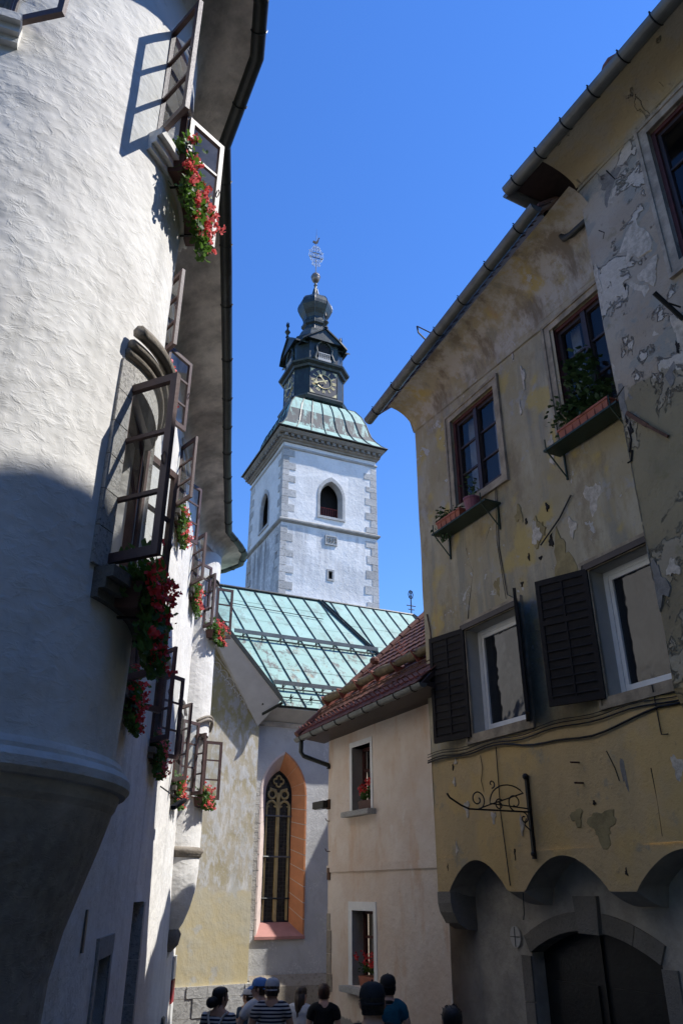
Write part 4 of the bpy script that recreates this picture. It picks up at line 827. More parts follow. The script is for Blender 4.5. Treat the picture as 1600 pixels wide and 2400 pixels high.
# ================================================================== PINK HOUSE
ph=thing('pink_house','small pink plastered house with log snow guard beside the church','house',(1,15,-1.4))
PO=-.12; WP=lambda u,o,z: W(u,PO+o,z)
pw1=(-2.95,-2.22,3.0,4.16); pw2=(-2.98,-2.2,.2,1.35)
m=wallgrid(WP,-3.97,.05,-2.2,4.62,[pw1,pw2],.25,.014,31)
for h in (pw1,pw2): reveal(m,WP,*h,.30)
RZ=9.2; HB=5.2
m.add([WP(-3.97,0,-2.2),WP(-3.97,-2*HB,-2.2),WP(-3.97,-2*HB,4.6),WP(-3.97,-HB,RZ),WP(-3.97,0,4.6)],[(0,1,2,3,4)])
m.build('wall',M['pink'],ph,clean=True)
MB().box(WP,-3.99,.0,-.1,.03,1.98,2.10).build('string_band',M['pink'],ph)
for h,pr in ((pw1,.10),(pw2,.14)):
    a,b,z0,z1=h; mb=MB(); q=pr
    mb.box(WP,a-q,a,-.28,.012,z0,z1).box(WP,b,b+q*.75,-.28,.012,z0,z1).box(WP,a-q,b+q*.75,-.28,.013,z1,z1+q); mb.build('window_surround',M['whitewood'],ph)
    MB().box(WP,a-q-.08,b+q+.05,-.28,.16,z0-.10,z0-.01).build('sill',M['stone'],ph)
    mb=MB(); t=.06; o=-.28; mb.box(WP,a,a+t,o,o+.06,z0,z1).box(WP,b-t,b,o,o+.06,z0,z1).box(WP,a+t,b-t,o,o+.06,z1-t,z1).box(WP,a+t,b-t,o,o+.06,z0,z0+t).box(WP,(a+b)/2-.035,(a+b)/2+.035,o,o+.065,z0+t,z1-t).box(WP,a+t,b-t,o,o+.05,z0+(z1-z0)*.62,z0+(z1-z0)*.62+.04); wn=mb.build('window',M['wine'],ph)
    MB().quad(WP(a+t,o+.02,z0+t),WP(b-t,o+.02,z0+t),WP(b-t,o+.02,z1-t),WP(a+t,o+.02,z1-t)).build('pane',M['glass'],wn)
    K=16; P=[WP(a+t+(b-a-2*t)*k/K,o-.08+.015*math.sin(k*2),zz) for zz in (z0,z1) for k in range(K+1)]; MB().add(P,[(k,k+1,K+2+k,K+1+k) for k in range(K)]).build('curtain',M['curtain'],wn)
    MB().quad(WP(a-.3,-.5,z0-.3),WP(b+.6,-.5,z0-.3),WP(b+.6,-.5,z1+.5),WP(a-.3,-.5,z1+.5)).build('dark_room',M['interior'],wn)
for k,(za,zb,wd) in enumerate(((1.28,1.0,.16),(1.0,.62,.22),(.62,.3,.2),(.3,.02,.26))):
    MB().box(WP,-4.0,-3.97+wd*.7,-.3,.012,zb+.01,za).build('exposed_stone',M['rubble'],ph)
# eaves
E0,E1=WP(-4.33,.57,4.50),WP(.55,.57,4.62)
mb=MB(); gutter_mb(mb,[E1,E0],.075); mb.build('gutter',M['zinc'],ph)
for k in range(9):
    p=E0.lerp(E1,(k+.5)/9); MB().tube([p+RN*math.cos(t)*.082-up*math.sin(t)*.082 for t in [math.pi*q/6 for q in range(7)]],.009,4).build('gutter_strap',M['iron'],ph)
d0=E0+RU*.22-up*.07; MB().tube([d0,d0-up*.22,d0-up*.30-RN*.05+RU*.02,WP(-3.93,.03,3.96),WP(-3.95,.02,3.9)],.045,8).build('downpipe',M['gutter'],ph,smooth=True)
MB().add([WP(-4.25,.5,4.5),WP(.5,.5,4.6),WP(.5,-.02,4.50),WP(-4.25,-.02,4.44),WP(-4.25,.5,4.55),WP(.5,.5,4.66),WP(.5,-.02,4.66),WP(-4.25,-.02,4.6)],[(0,1,2,3),(7,6,5,4),(0,1,5,4),(1,2,6,5),(2,3,7,6),(3,0,4,7)]).build('eave_board',M['framedark'],ph)
PIT=R_(43.5); cp,sp_=math.cos(PIT),math.sin(PIT)
def RP(u,s,h=0):  # roof coords: u along eave, s up the slope, h above
    t=(u+4.33)/4.88; e=E0.lerp(E1,t)+up*.05; return e-RN*(s*cp)+up*(s*sp_)+(RN*sp_+up*cp)*h
mb=MB(); A=[RP(-4.30,-.04,-.03),RP(.5,-.04,-.03),RP(.5,8,-.03),RP(-4.30,8,-.03),RP(-4.30,-.04,-.10),RP(.5,-.04,-.10),RP(.5,8,-.10),RP(-4.30,8,-.10)]; mb.add(A,[(0,1,2,3),(7,6,5,4),(0,1,5,4),(1,2,6,5),(2,3,7,6),(3,0,4,7)]); mb.build('roof',M['framedark'],ph)
tw,tx=.215,.30
tb=MB(); tb.add([(-tw/2+.004,-.02,0),(tw/2-.004,-.02,0),(tw/2-.004,.36,-.028),(-tw/2+.004,.36,-.028),(-tw/2+.004,-.02,.022),(-.03,-.03,.012),(.03,-.03,.012),(tw/2-.004,-.02,.022),(tw/2-.004,.36,-.01),(.03,.36,-.02),(-.03,.36,-.02),(-tw/2+.004,.36,-.01)],[(0,4,5,6,7,1),(4,11,10,5),(5,10,9,6),(6,9,8,7),(0,3,11,4),(1,7,8,2)])
tme2=tb.mesh('roof_tile',M['tile'])
ex=(E1-E0).normalized(); es=(RP(0,1)-RP(0,0)).normalized(); en=ex.cross(es).normalized()
rot=Matrix((ex,es,en)).transposed().to_4x4(); far=MB(); cnt=0
for r_ in range(26):
    for k in range(22):
        u=-4.2+k*tw+(.1 if r_%2 else 0)
        if u>.45: continue
        p=RP(u,r_*tx,.0+random.uniform(-.003,.004)); Mx=Matrix.Translation(p-ph.location)@rot@Matrix.Rotation(random.uniform(-.02,.02),4,'Z')
        if cnt<300:
            o=bpy.data.objects.new('roof_tile',tme2); C.objects.link(o); o.parent=ph; o.matrix_local=Mx
        else: far.add([Mx@Vector(v) for v in tb.v],tb.f)
        cnt+=1
far.v=[v+ph.location for v in far.v]; far.build('roof_tile_field',M['tile'],ph,kind='stuff')
k=0
for i in range(20):
    s=.0+i*.36; a=RP(-4.30,s,.03); b=RP(-4.30,s+.4,.03); MB().tube([a,b],[.075,.06],7).build('verge_tile',M['tile'],ph)
# snow guard hooks, rods and the log
for i in range(30):
    u=-4.15+i*.158
    MB().tube([RP(u,.22,.02),RP(u,.10,.03),RP(u,.08,.15)],.011,4).tube([RP(u-.05,.14,.05),RP(u+.06,.14,.05)],.008,4).build('snow_hook',M['hookred'],ph)
for i in range(24):
    u=-3.6+i*.22+random.uniform(-.05,.05); s=1.9+.62*(i%2)+.3*(i%3); MB().tube([RP(u,s+.15,.02),RP(u,s,.03),RP(u,s-.02,.14)],.011,4).build('snow_hook',M['hookred'],ph)
MB().tube([RP(-4.2+.16*k,.95+.01*math.sin(k*1.3),.17+.01*math.sin(k)) for k in range(30)],[.085+.012*math.sin(k*.9) for k in range(30)],9).build('snow_guard_log',M['log'],ph,smooth=True)
MB().tube([RP(-4.2,.72,.08),RP(.5,.72,.08)],.012,5).tube([RP(-4.2,.66,.05),RP(.5,.66,.05)],.010,5).build('snow_rail',M['rust'],ph)
for i in range(7):
    u=-4.02+i*.72; mb=MB()
    mb.tube([RP(u,1.3,.02),RP(u,.82,.06),RP(u,.84,.30)],.016,5).tube([RP(u,.84,.3),RP(u,1.1,.02)],.014,5).prism([RP(u,.80,.02),RP(u,1.02,.02),RP(u,.82,.24)],ex*.012).build('guard_bracket',M['hookred'],ph)
for s,u in ((4.0,-2.9),(2.4,-3.95)): MB().sphere(RP(u,s,.1),.11,8,5,(1,1,.8)).build('cap_tile',M['tile'],ph)
bl=thing('wall_lamp','black box lamp fixed to the left corner of the pink house','lamp',WP(-3.97,.02,3.2))
MB().box(WP,-4.40,-3.9,.02,.16,3.15,3.28).build('lamp_housing',M['iron'],bl); MB().box(WP,-3.98,-3.86,-.02,.05,3.12,3.30).build('lamp_bracket',M['rust'],bl); MB().box(WP,-4.36,-4.0,.04,.14,3.135,3.149).build('lamp_glass',M['dark'],bl)
for (u,z) in ((-3.9,2.9),(-3.9,2.35)): MB().tube([WP(u,.0,z),WP(u,.07,z),WP(u-.03,.09,z+.05)],.009,5).build('iron_pin',M['rust'],ph)
MB().box(WP,-3.96,-3.86,-.02,.035,1.85,2.06).build('iron_anchor',M['rust'],ph)
for (h,nm,lbl,uo) in ((pw1,1,'red geranium in a terracotta box on the upper window sill of the pink house',.28),(pw2,2,'red geranium in a terracotta box on the lower window sill of the pink house',.30)):
    t=thing('potted_geranium',lbl,'potted plant',WP(h[0]+.45,-.12,h[2]),0,'red geraniums on the sills of the pink house'); a=h[0]+.20;b=h[1]-.02
    MB().add([WP(a+.04,-.2,h[2]),WP(b-.04,-.2,h[2]),WP(b-.04,-.02,h[2]),WP(a+.04,-.02,h[2]),WP(a,-.22,h[2]+.16),WP(b,-.22,h[2]+.16),WP(b,0,h[2]+.16),WP(a,0,h[2]+.16)],[(3,2,1,0),(0,1,5,4),(1,2,6,5),(2,3,7,6),(3,0,4,7),(4,5,6,7)]).build('planter',M['terracotta' if nm==2 else 'brownbox'],t)
    rg=random.Random(nm); lf=MB(); bb=MB()
    for i in range(110):
        p=WP(rg.uniform(a,b-.05),-.10+rg.gauss(0,.05),h[2]+.2+rg.random()*.14); d=Vector((rg.uniform(-1,1),rg.uniform(-1,1),rg.uniform(-.3,1))).normalized(); s=d.cross(Vector((.3,.2,1))).normalized(); L=.045; lf.add([p,p+d*L+s*L*.8,p+d*L*1.6,p+d*L-s*L*.8],[(0,1,2,3)])
    for i in range(7):
        p=WP(rg.uniform(a-.02,b-.02),-.06+rg.gauss(0,.05),h[2]+.3+rg.random()*.2)
        for k in range(14):
            qv=p+Vector((rg.gauss(0,1),rg.gauss(0,1),rg.gauss(0,1)))*.03; x=Vector((rg.uniform(-1,1),rg.uniform(-1,1),rg.uniform(-1,1))).normalized(); y=x.cross(Vector((.3,.9,.2))).normalized(); bb.add([qv-x*.02,qv+y*.02,qv+x*.02,qv-y*.02],[(0,1,2,3)])
    o=lf.build('foliage',M['leaf'],t); o['kind']='stuff'; o=bb.build('bloom',M['petal'],t); o['kind']='stuff'
# ================================================================== CHURCH
ch=thing('church','gothic church with green copper roof, orange pointed window and yellow gabled chapel','church',(-1,21,-1.9))
CU=azv(65); CN=Vector((CU.y,-CU.x,0)); r0=ray(680,1900); p0=r0*(20.6/r0.y); G=Fr((p0.x,p0.y),CU,CN)
GC=-.19; OH=.58; OS=3.85; OB=.71; OA=4.83   # window centre, half width, spring, bottom, apex
def pointed(half,spring,apex,n=8,c=GC):
    """right and left arcs of a pointed arch as (u,z) from right spring over apex to left spring"""
    h=apex-spring; R=(half*half+h*h)/(2*half); P=[]
    a1=math.asin(min(1,h/R))
    for k in range(n+1): a=a1*k/n; P.append((c+half-R+R*math.cos(a),spring+R*math.sin(a)))
    return P+[(2*c-u,z) for u,z in P[-2::-1]]
def archfill(mb,fn,pts,ztop):
    for k in range(len(pts)-1):
        (ua,za),(ub,zb)=pts[k],pts[k+1]
        if abs(ua-ub)>1e-6: mb.quad(fn(ua,0,za),fn(ub,0,zb),fn(ub,0,ztop),fn(ua,0,ztop))
pts=pointed(OH,OS,OA)
m=wallgrid(G,-1.35,9,-2.6,5.75,[(GC-OH,GC+OH,OB,OA)],.3,.014,41); archfill(m,G,pts,OA)
m.quad(G(9,0,-2.6),G(9,-9,-2.6),G(9,-9,5.7),G(9,0,5.7))
m.build('nave_wall',M['grey'],ch,clean=True)
# plinth ledge
MB().add([G(-.9,.16,-.28),G(9,.16,-.28),G(9,.02,-.06),G(-.9,.02,-.06),G(-.9,.0,-2.6),G(9,.0,-2.6)],[(0,1,2,3)]).box(G,-.9,9,-.05,.16,-2.6,-.28).build('plinth',M['rubble'],ch)
# splayed orange jamb stones
IH,IS,IB,IA=.355,3.88,1.0,4.46
def ring(half,spring,apex,bottom,n=8):
    P=[(GC+half,bottom+(spring-bottom)*k/9) for k in range(9)]+pointed(half,spring,apex,n)+[(GC-half,bottom+(spring-bottom)*k/9) for k in range(8,-1,-1)]
    return P
ro=ring(OH,OS,OA,OB); ri=ring(IH,IS,IA,IB); rf=ring(OH+.045,OS,OA+.06,OB-.0)
mort=MB()
for k in range(len(ro)-1): mort.quad(G(ro[k][0],.006,ro[k][1]),G(ro[k+1][0],.006,ro[k+1][1]),G(ri[k+1][0],-.358,ri[k+1][1]),G(ri[k][0],-.358,ri[k][1]))
mort.build('joint_mortar',M['mortar'],ch)
NP=len(ro)-1; groups=[(i,i+1) for i in range(9)]+[(9,11),(11,14),(14,17),(17,20),(20,23),(23,25)]+[(i,i+1) for i in range(25,NP)]
for gi,(a,b) in enumerate(groups):
    right=a<NP/2
    mb=MB(); e=.05
    L=list(range(a,b+1)); A=[];
    for j,i in enumerate(L):
        def P(rg,i=i,j=j):
            x,z=rg[i]
            if j==0: x+= (rg[i+1][0]-x)*e*.5; z+=(rg[i+1][1]-z)*e*.5
            if j==len(L)-1: x+=(rg[i-1][0]-x)*e*.5; z+=(rg[i-1][1]-z)*e*.5
            return x,z
        f_,o_,i_=P(rf),P(ro),P(ri); A.append([G(f_[0],-.01,f_[1]),G(f_[0],.014,f_[1]),G(o_[0],.014,o_[1]),G(i_[0],-.35,i_[1])])
    for j in range(len(A)-1):
        for q in range(3): mb.quad(A[j][q],A[j+1][q],A[j+1][q+1],A[j][q+1])
    mb.build('jamb_stone',M['orange'] if right else M['palestone'],ch,clean=True)
MB().add([G(GC-OH-.05,.05,OB),G(GC+OH+.05,.05,OB),G(GC+IH+.03,-.36,IB),G(GC-IH-.03,-.36,IB),G(GC-OH-.05,.05,OB-.06),G(GC+OH+.05,.05,OB-.06),G(GC+OH+.05,-.02,OB-.07),G(GC-OH-.05,-.02,OB-.07)],[(0,1,2,3),(4,5,1,0),(7,6,5,4)]).build('window_sill',M['pinkstone'],ch)
gp_=[(u,z) for u,z in ring(IH+.02,IS,IA+.02,IB)]
gw=MB(); gw.add([G(u,-.42,z) for u,z in gp_],[tuple(range(len(gp_)))]); gwo=gw.build('church_window',M['leaded'],ch)
fr_=MB(); fr_.tube([G(u,-.36,z) for u,z in ring(IH-.012,IS,IA-.012,IB)],.022,5).tube([G(GC-IH,-.36,IB+.01),G(GC+IH,-.36,IB+.01)],.022,5); fr_.build('iron_frame',M['iron'],gwo)
MB().box(G,GC-.035,GC+.035,-.42,-.335,IB,3.92).build('mullion',M['trace'],gwo)
for s in (-1,1):
    MB().box(G,GC+s*(IH-.045)-.025,GC+s*(IH-.045)+.025,-.42,-.35,IB,3.62).build('mullion',M['trace'],gwo)
tr=MB()
for s in (-1,1):
    cx=GC+s*.175
    tr.tube([G(cx+.165*math.cos(t),-.375,3.48+.24*math.sin(t)) for t in [math.pi*k/12 for k in range(13)]],.032,6)
    for t in (.5,2.64): tr.tube([G(cx+.15*math.cos(t),-.375,3.48+.2*math.sin(t)),G(cx+.075*math.cos(t+.25*(1 if t<1.5 else -1)),-.375,3.50+.1)],[.03,.012],5)
    tr.tube([G(GC+s*.17+.10*math.cos(t),-.375,3.88+.10*math.sin(t)) for t in [2*math.pi*k/12 for k in range(12)]],.03,6,closed=True)
    tr.tube([G(GC,-.375,3.75),G(GC+s*.08,-.375,3.98),G(GC+s*.24,-.375,4.02)],.03,6)
for k in range(4):
    a=math.pi/2*k; tr.tube([G(GC+.075*math.cos(a)+.062*math.cos(t),-.375,4.20+.075*math.sin(a)+.062*math.sin(t)) for t in [a-2.0+4.0*q/10 for q in range(11)]],.024,5)
tr.build('tracery',M['trace'],gwo)
for z in (3.36,2.42,1.50):
    MB().tube([G(GC-IH,-.33,z),G(GC+IH,-.33,z)],.022,6).build('iron_bar',M['gutter'] if z<2 else M['zinc'],gwo)
# exposed rubble beside the jamb
rg=random.Random(4)
for k in range(15):
    z=.85+k*.21; wd=.11+.05*rg.random(); MB().box(G,GC-OH-.05-wd,GC-OH-.048,-.02,.008+.006*rg.random(),z,z+.19).build('exposed_stone',M['conglo'],ch)
# eaves of the nave
EZ=5.95
MB().add([G(-1.3,.0,5.62),G(9,.0,5.62),G(9,.42,5.90),G(-1.3,.42,5.90)],[(0,1,2,3)]).build('nave_soffit',M['soffw'],ch)
mb=MB(); gutter_mb(mb,[G(9,.47,5.97),G(-1.05,.47,5.95)],.06); mb.build('gutter',M['gutter'],ch)
MB().box(G,-1.1,9,.0,.04,5.50,5.60).build('cornice',M['soffit'],ch)
# copper roof, built sheet by sheet between standing seams
SL=R_(50); cs,ss=math.cos(SL),math.sin(SL)
def RC(s,h,k=0): return G(s,.45-h*cs+k*ss,EZ+h*ss+k*cs)
TOP=5.78
MB().quad(RC(-.95,-.05,-.02),RC(9,-.05,-.02),RC(5.72,TOP,-.02),RC(-2.6,TOP,-.02)).build('roof_deck',M['copper'],ch)
def clip(poly,f):
    out=[]
    for i in range(len(poly)):
        a,b=poly[i],poly[(i+1)%len(poly)]; fa,fb=f(a),f(b)
        if fa>=0: out.append(a)
        if fa*fb<0: t=fa/(fa-fb); out.append((a[0]+(b[0]-a[0])*t,a[1]+(b[1]-a[1])*t))
    return out
V0,V1=(2.08,TOP),(3.32,2.9)
side=lambda p:(V1[0]-V0[0])*(p[1]-V0[1])-(V1[1]-V0[1])*(p[0]-V0[0])
rowsL=[-.05,.33,.75,1.62,2.45,2.95,4.0,5.0,TOP]; rowsR=[-.05,1.2,2.3,3.35,4.4,TOP]
def sheet(s0,s1,h0,h1,sk,fn,lift,mat):
    P=[(s0-sk*h0,h0),(s1-sk*h0,h0),(s1-sk*h1,h1),(s0-sk*h1,h1)]; P=clip(P,fn); P=clip(P,lambda p:-(p[0]-(9-(9-5.72)*p[1]/TOP)))
    P=clip(P,lambda p:p[0]+1.05+.28*p[1])
    if len(P)<3: return
    mb=MB(); A=[RC(p[0],p[1],lift+.004*((h1-p[1])/(h1-h0+1e-6))) for p in P]; mb.add(A,[tuple(range(len(A)))]); mb.build('copper_sheet',mat,ch)
for k in range(-1,9):
    s0=-1.36+.57*k+.98; 
    for r_ in range(len(rowsL)-1): sheet(s0,s0+.565,rowsL[r_]+.006,rowsL[r_+1]-.002,.165,lambda p:-side(p) if False else -side(p),.012+.002*(r_%2),M['copper_st'] if r_ in (2,3,4) else (M['copper_st'] if r_<1 else M['copper']))
for k in range(0,14):
    s0=2.1+.53*k
    for r_ in range(len(rowsR)-1): sheet(s0,s0+.525,rowsR[r_]+.006,rowsR[r_+1]-.002,.115,lambda p:side(p),.045,M['copper'])
def seam(s,sk,h0,h1,fn,lift):
    P=[(s-sk*h0,h0),(s-sk*h1,h1)]; f0,f1=fn(P[0]),fn(P[1])
    if f0<0 and f1<0: return
    if f0*f1<0: 
        t=f0/(f0-f1); q=(P[0][0]+(P[1][0]-P[0][0])*t,P[0][1]+(P[1][1]-P[0][1])*t)
        if f0<0: P[0]=q
        else: P[1]=q
    MB().bar(RC(*P[0],lift+.02),RC(*P[1],lift+.02),.014,.04,(CN*ss+up*cs)).build('standing_seam',M['copper_dark'],ch)
for k in range(-1,10): seam(-1.36+.57*k+.98,.165,0,TOP,lambda p:-side(p),.012)
for k in range(0,12): seam(2.1+.53*k,.115,0,TOP,lambda p:min(side(p),-(p[0]-(9-(9-5.72)*p[1]/TOP))),.045)
MB().bar(RC(*V0,.06),RC(*V1,.06),.05,.06).bar(RC(V0[0]+.12,V0[1],.07),RC(V1[0]+.06,V1[1],.07),.03,.06).build('valley_seam',M['copper_dark'],ch)
MB().tube([RC(-1.8,TOP,.04),RC(5.72,TOP,.04)],.05,6).build('ridge_roll',M['copper_dark'],ch); MB().tube([RC(5.72,TOP,.05),RC(9,0,.05)],.06,6).build('hip_roll',M['copper_dark'],ch)
MB().tube([RC(-1.2,4.72,.07),RC(1.9,4.55,.07)],.012,4).build('snow_wire',M['iron'],ch)
for h0,s0,s1 in ((2.98,-1.35,3.27),(.72,-.62,3.6),(.28,-.5,2.2)):
    mb=MB()
    if h0>.5: mb.bar(RC(s0,h0,.20),RC(s1,h0,.20),.11,.035,CN); MB().tube([RC(s0,h0-.10,.09),RC(s1-.1,h0-.10,.09)],.022,5).build('snow_rail',M['copper_dark'],ch); mb.build('snow_board',M['zinc'],ch)
    else: mb.tube([RC(s0,h0,.07),RC(s1,h0,.07)],.013,5).build('snow_rail',M['iron'],ch)
    s=s0+.3
    while s<s1:
        MB().tube([RC(s,h0+.02,.0),RC(s-.03,h0-.02,.2),RC(s,h0-.14,.02)],.014,4).tube([RC(s-.05,h0-.1,.1),RC(s+.05,h0-.02,.15)],.010,4).build('rail_bracket',M['iron'],ch); s+=.57
# small cross on the ridge end
cr=thing('ridge_cross','thin black iron cross on the right end of the green roof','cross',RC(5.72,TOP,.05))
a=RC(5.66,TOP,.02); MB().tube([a,a+up*.95],.022,5).build('shaft',M['iron'],cr)
for z,wd in ((.22,.12),(.36,.18)): MB().tube([a+up*z-CU*wd,a+up*z+CU*wd],.018,5).build('arm',M['iron'],cr)
MB().tube([a+up*(.78+.15*math.sin(t))+CU*.09*math.cos(t) for t in [2*math.pi*k/10 for k in range(10)]],.016,5,closed=True).tube([a+up*.64-CU*.08,a+up*.92+CU*.08],.012,4).tube([a+up*.64+CU*.08,a+up*.92-CU*.08],.012,4).build('rosette',M['iron'],cr)
# unseen steep gabled block, added to throw shade on the nave wall
q0=G(3.83,1.75,0); SC=Fr((q0.x,q0.y),CU,CN); m=MB()
m.add([SC(0,0,-2.5),SC(5,0,-2.5),SC(5,0,6.3),SC(2.5,0,10.9),SC(0,0,6.3)],[(0,1,2,3,4)]).quad(SC(0,0,-2.5),SC(0,-1.8,-2.5),SC(0,-1.8,6.3),SC(0,0,6.3)); m.build('unseen_caster_wall',M['grey'],ch)
m=MB()
for s in (0,5): m.quad(SC(s,.05,6.3),SC(s,-5,6.3),SC(2.5,-5,10.95),SC(2.5,.05,10.95))
m.build('unseen_caster_roof',M['tile'],ch)
# yellow gabled chapel
YU=azv(60); YN=Vector((YU.y,-YU.x,0)); r0=ray(594,1995); p0=r0*(19.9/r0.y); Y=Fr((p0.x,p0.y),YU,YN)
zr=lambda u: 5.36-1.45*u   # rake line
m=MB(); us_=[-3.2+.2*k for k in range(17)]
for i in range(16):
    a,b=us_[i],us_[i+1]; zs_=[-.12+ (0) for _ in ()]
    K=12
    for k in range(K):
        f=lambda u,t: -.30+(zr(u)+.02+.30)*t
        m.quad(Y(a,0,f(a,k/K)),Y(b,0,f(b,k/K)),Y(b,0,f(b,(k+1)/K)),Y(a,0,f(a,(k+1)/K)))
m.quad(Y(0,0,-.2),Y(0,-1.2,-.2),Y(0,-1.2,5.5),Y(0,0,5.5))
m.build('chapel_wall',M['yellow'],ch,clean=True)
# stone plinth, block by block
zz=-.17; rg=random.Random(9)
for hh in (.22,.36,.38,.40,.45):
    u=-2.3-rg.random()*.3; first=zz>-.2
    while u<.06:
        wd=rg.uniform(.42,.75) if not first else rg.uniform(.35,.6); e=min(u+wd,.10)
        if e-u>.05:
            mb=MB(); d=.07+rg.uniform(-.012,.012); mb.box(Y,u+.006,e-.006,-.2,d,zz-hh+.006,zz-.004); mb.build('plinth_stone',M['plinth'],ch)
        u=e if wd>0 else 1
        if u>=.10: break
    zz-=hh
MB().quad(Y(-2.7,.055,-.17),Y(.08,.055,-.17),Y(.08,.055,-2.4),Y(-2.7,.055,-2.4)).build('joint_mortar',M['rubble'],ch)
# verge: overhanging sloped slab, soffit pale, edge dark
def RO(t,o=.45,k=0): return Y(.36-1.72*t,o,6.09+1.73*t+k)
def RI(t,o=0,k=0): return Y(-.07-1.28*t,o,5.45+1.86*t+k)
T0_,T1_=-.0,1.75
MB().quad(RI(-.02),RI(T1_),RO(T1_),RO(-.02)).quad(RO(0),RI(0),RI(0,-.9),RO(0,-.9)).build('verge_soffit',M['soffw'],ch)
A=[RO(-.03,.452,-.06),RO(T1_,.452,-.06),RO(T1_,.452,.09),RO(-.03,.452,.09)]; MB().prism(A,YN*-.03).build('verge_board',M['gutter'],ch)
MB().quad(RO(-.02,.45,.08),RO(T1_,.45,.08),RO(T1_,-1.6,.08),RO(-.02,-1.6,.08)).build('chapel_roof',M['copper'],ch)
mb=MB(); gutter_mb(mb,[RO(-.03,.47,-.05),Y(.02,.12,5.72)],.06); mb.build('chapel_gutter',M['gutter'],ch)
MB().tube([RO(0,-.30,-.14),RO(.02,-.30,-.30),RO(.10,-.34,-.52),RI(.0,-.2,-.2)],.04,7).build('chapel_downpipe',M['copper_dark'],ch,smooth=True)
T=Vector((1,-.95)).normalized(); Nn=Vector((T.y,-T.x))
for i in range(11):
    u=-1.95+i*.19; c=(u,5.83-.95*(u+.12))
    def yp(a,b): return Y(c[0]+T.x*a+Nn.x*b,.006,c[1]+T.y*a+Nn.y*b)
    mb=MB()
    for ca,cb,rr,t0,t1 in ((0,.0,.13,0,3.14),(-.05,.05,.05,-.4,2.6),(.05,.05,.05,.5,3.5)):
        mb.tube([yp(ca+rr*math.cos(t0+(t1-t0)*k/9),cb-rr*.9*math.sin(t0+(t1-t0)*k/9)+.10) for k in range(10)],.012,4)
    mb.tube([yp(-.13,.10),yp(-.13,.17)],[.016,.03],5).build('frieze_arch',M['frieze'],ch)
MB().tube([Y(-2.0,.006,7.72),Y(-.03,.006,5.84)],.010,4).build('frieze_line',M['frieze'],ch)
# ================================================================== TOWER
tw=thing('church_tower','tall whitewashed church tower with corner quoins, clock and dark copper onion dome','tower',(-1.84,41.9,-2))
TU=azv(65.5); TN=Vector((TU.y,-TU.x,0)); T=Fr((-3.30,38.0),TU,TN); WT=5.88
TLf=Fr((-3.30,38.0),TN*-1,TU*-1)   # left face: u runs away from the front corner
Cc=T(WT/2,-WT/2,0)
def parch(half,spring,apex,c,n=8):
    h=apex-spring; R=(half*half+h*h)/(2*half); a1=math.asin(min(1,h/R)); P=[(c+half-R+R*math.cos(a1*k/n),spring+R*math.sin(a1*k/n)) for k in range(n+1)]
    return P+[(2*c-u,z) for u,z in P[-2::-1]]
def belfry(F,c,half,mb):
    pts=parch(half,22.0,23.0,c); archfill(mb,F,pts,23.0)
    return pts
bc=2.98; bh=.70
m=wallgrid(T,0,WT,-2,25.3,[(bc-bh,bc+bh,20.68,23.0),(2.84,3.08,16.95,17.4)],.45,.03,51,.5); pf=belfry(T,bc,bh,m)
wallgrid(TLf,0,WT,-2,25.3,[(bc-bh,bc+bh,20.68,23.0)],.45,.03,52,.5,mb=m); belfry(TLf,bc,bh,m)
m.quad(T(WT,0,-2),T(WT,-WT,-2),T(WT,-WT,25.3),T(WT,0,25.3)).quad(T(0,-WT,-2),T(WT,-WT,-2),T(WT,-WT,25.3),T(0,-WT,25.3))
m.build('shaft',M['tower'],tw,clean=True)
MB().box(T,2.84,3.08,-.4,-.2,16.95,17.4).build('dark_opening',M['interior'],tw)
mb=MB(); mb.box(T,2.74,2.84,-.1,.035,16.85,17.5).box(T,3.08,3.18,-.1,.035,16.85,17.5).box(T,2.84,3.08,-.1,.036,17.4,17.5).box(T,2.84,3.08,-.1,.036,16.85,16.95); mb.build('slit_surround',M['quoin'],tw)
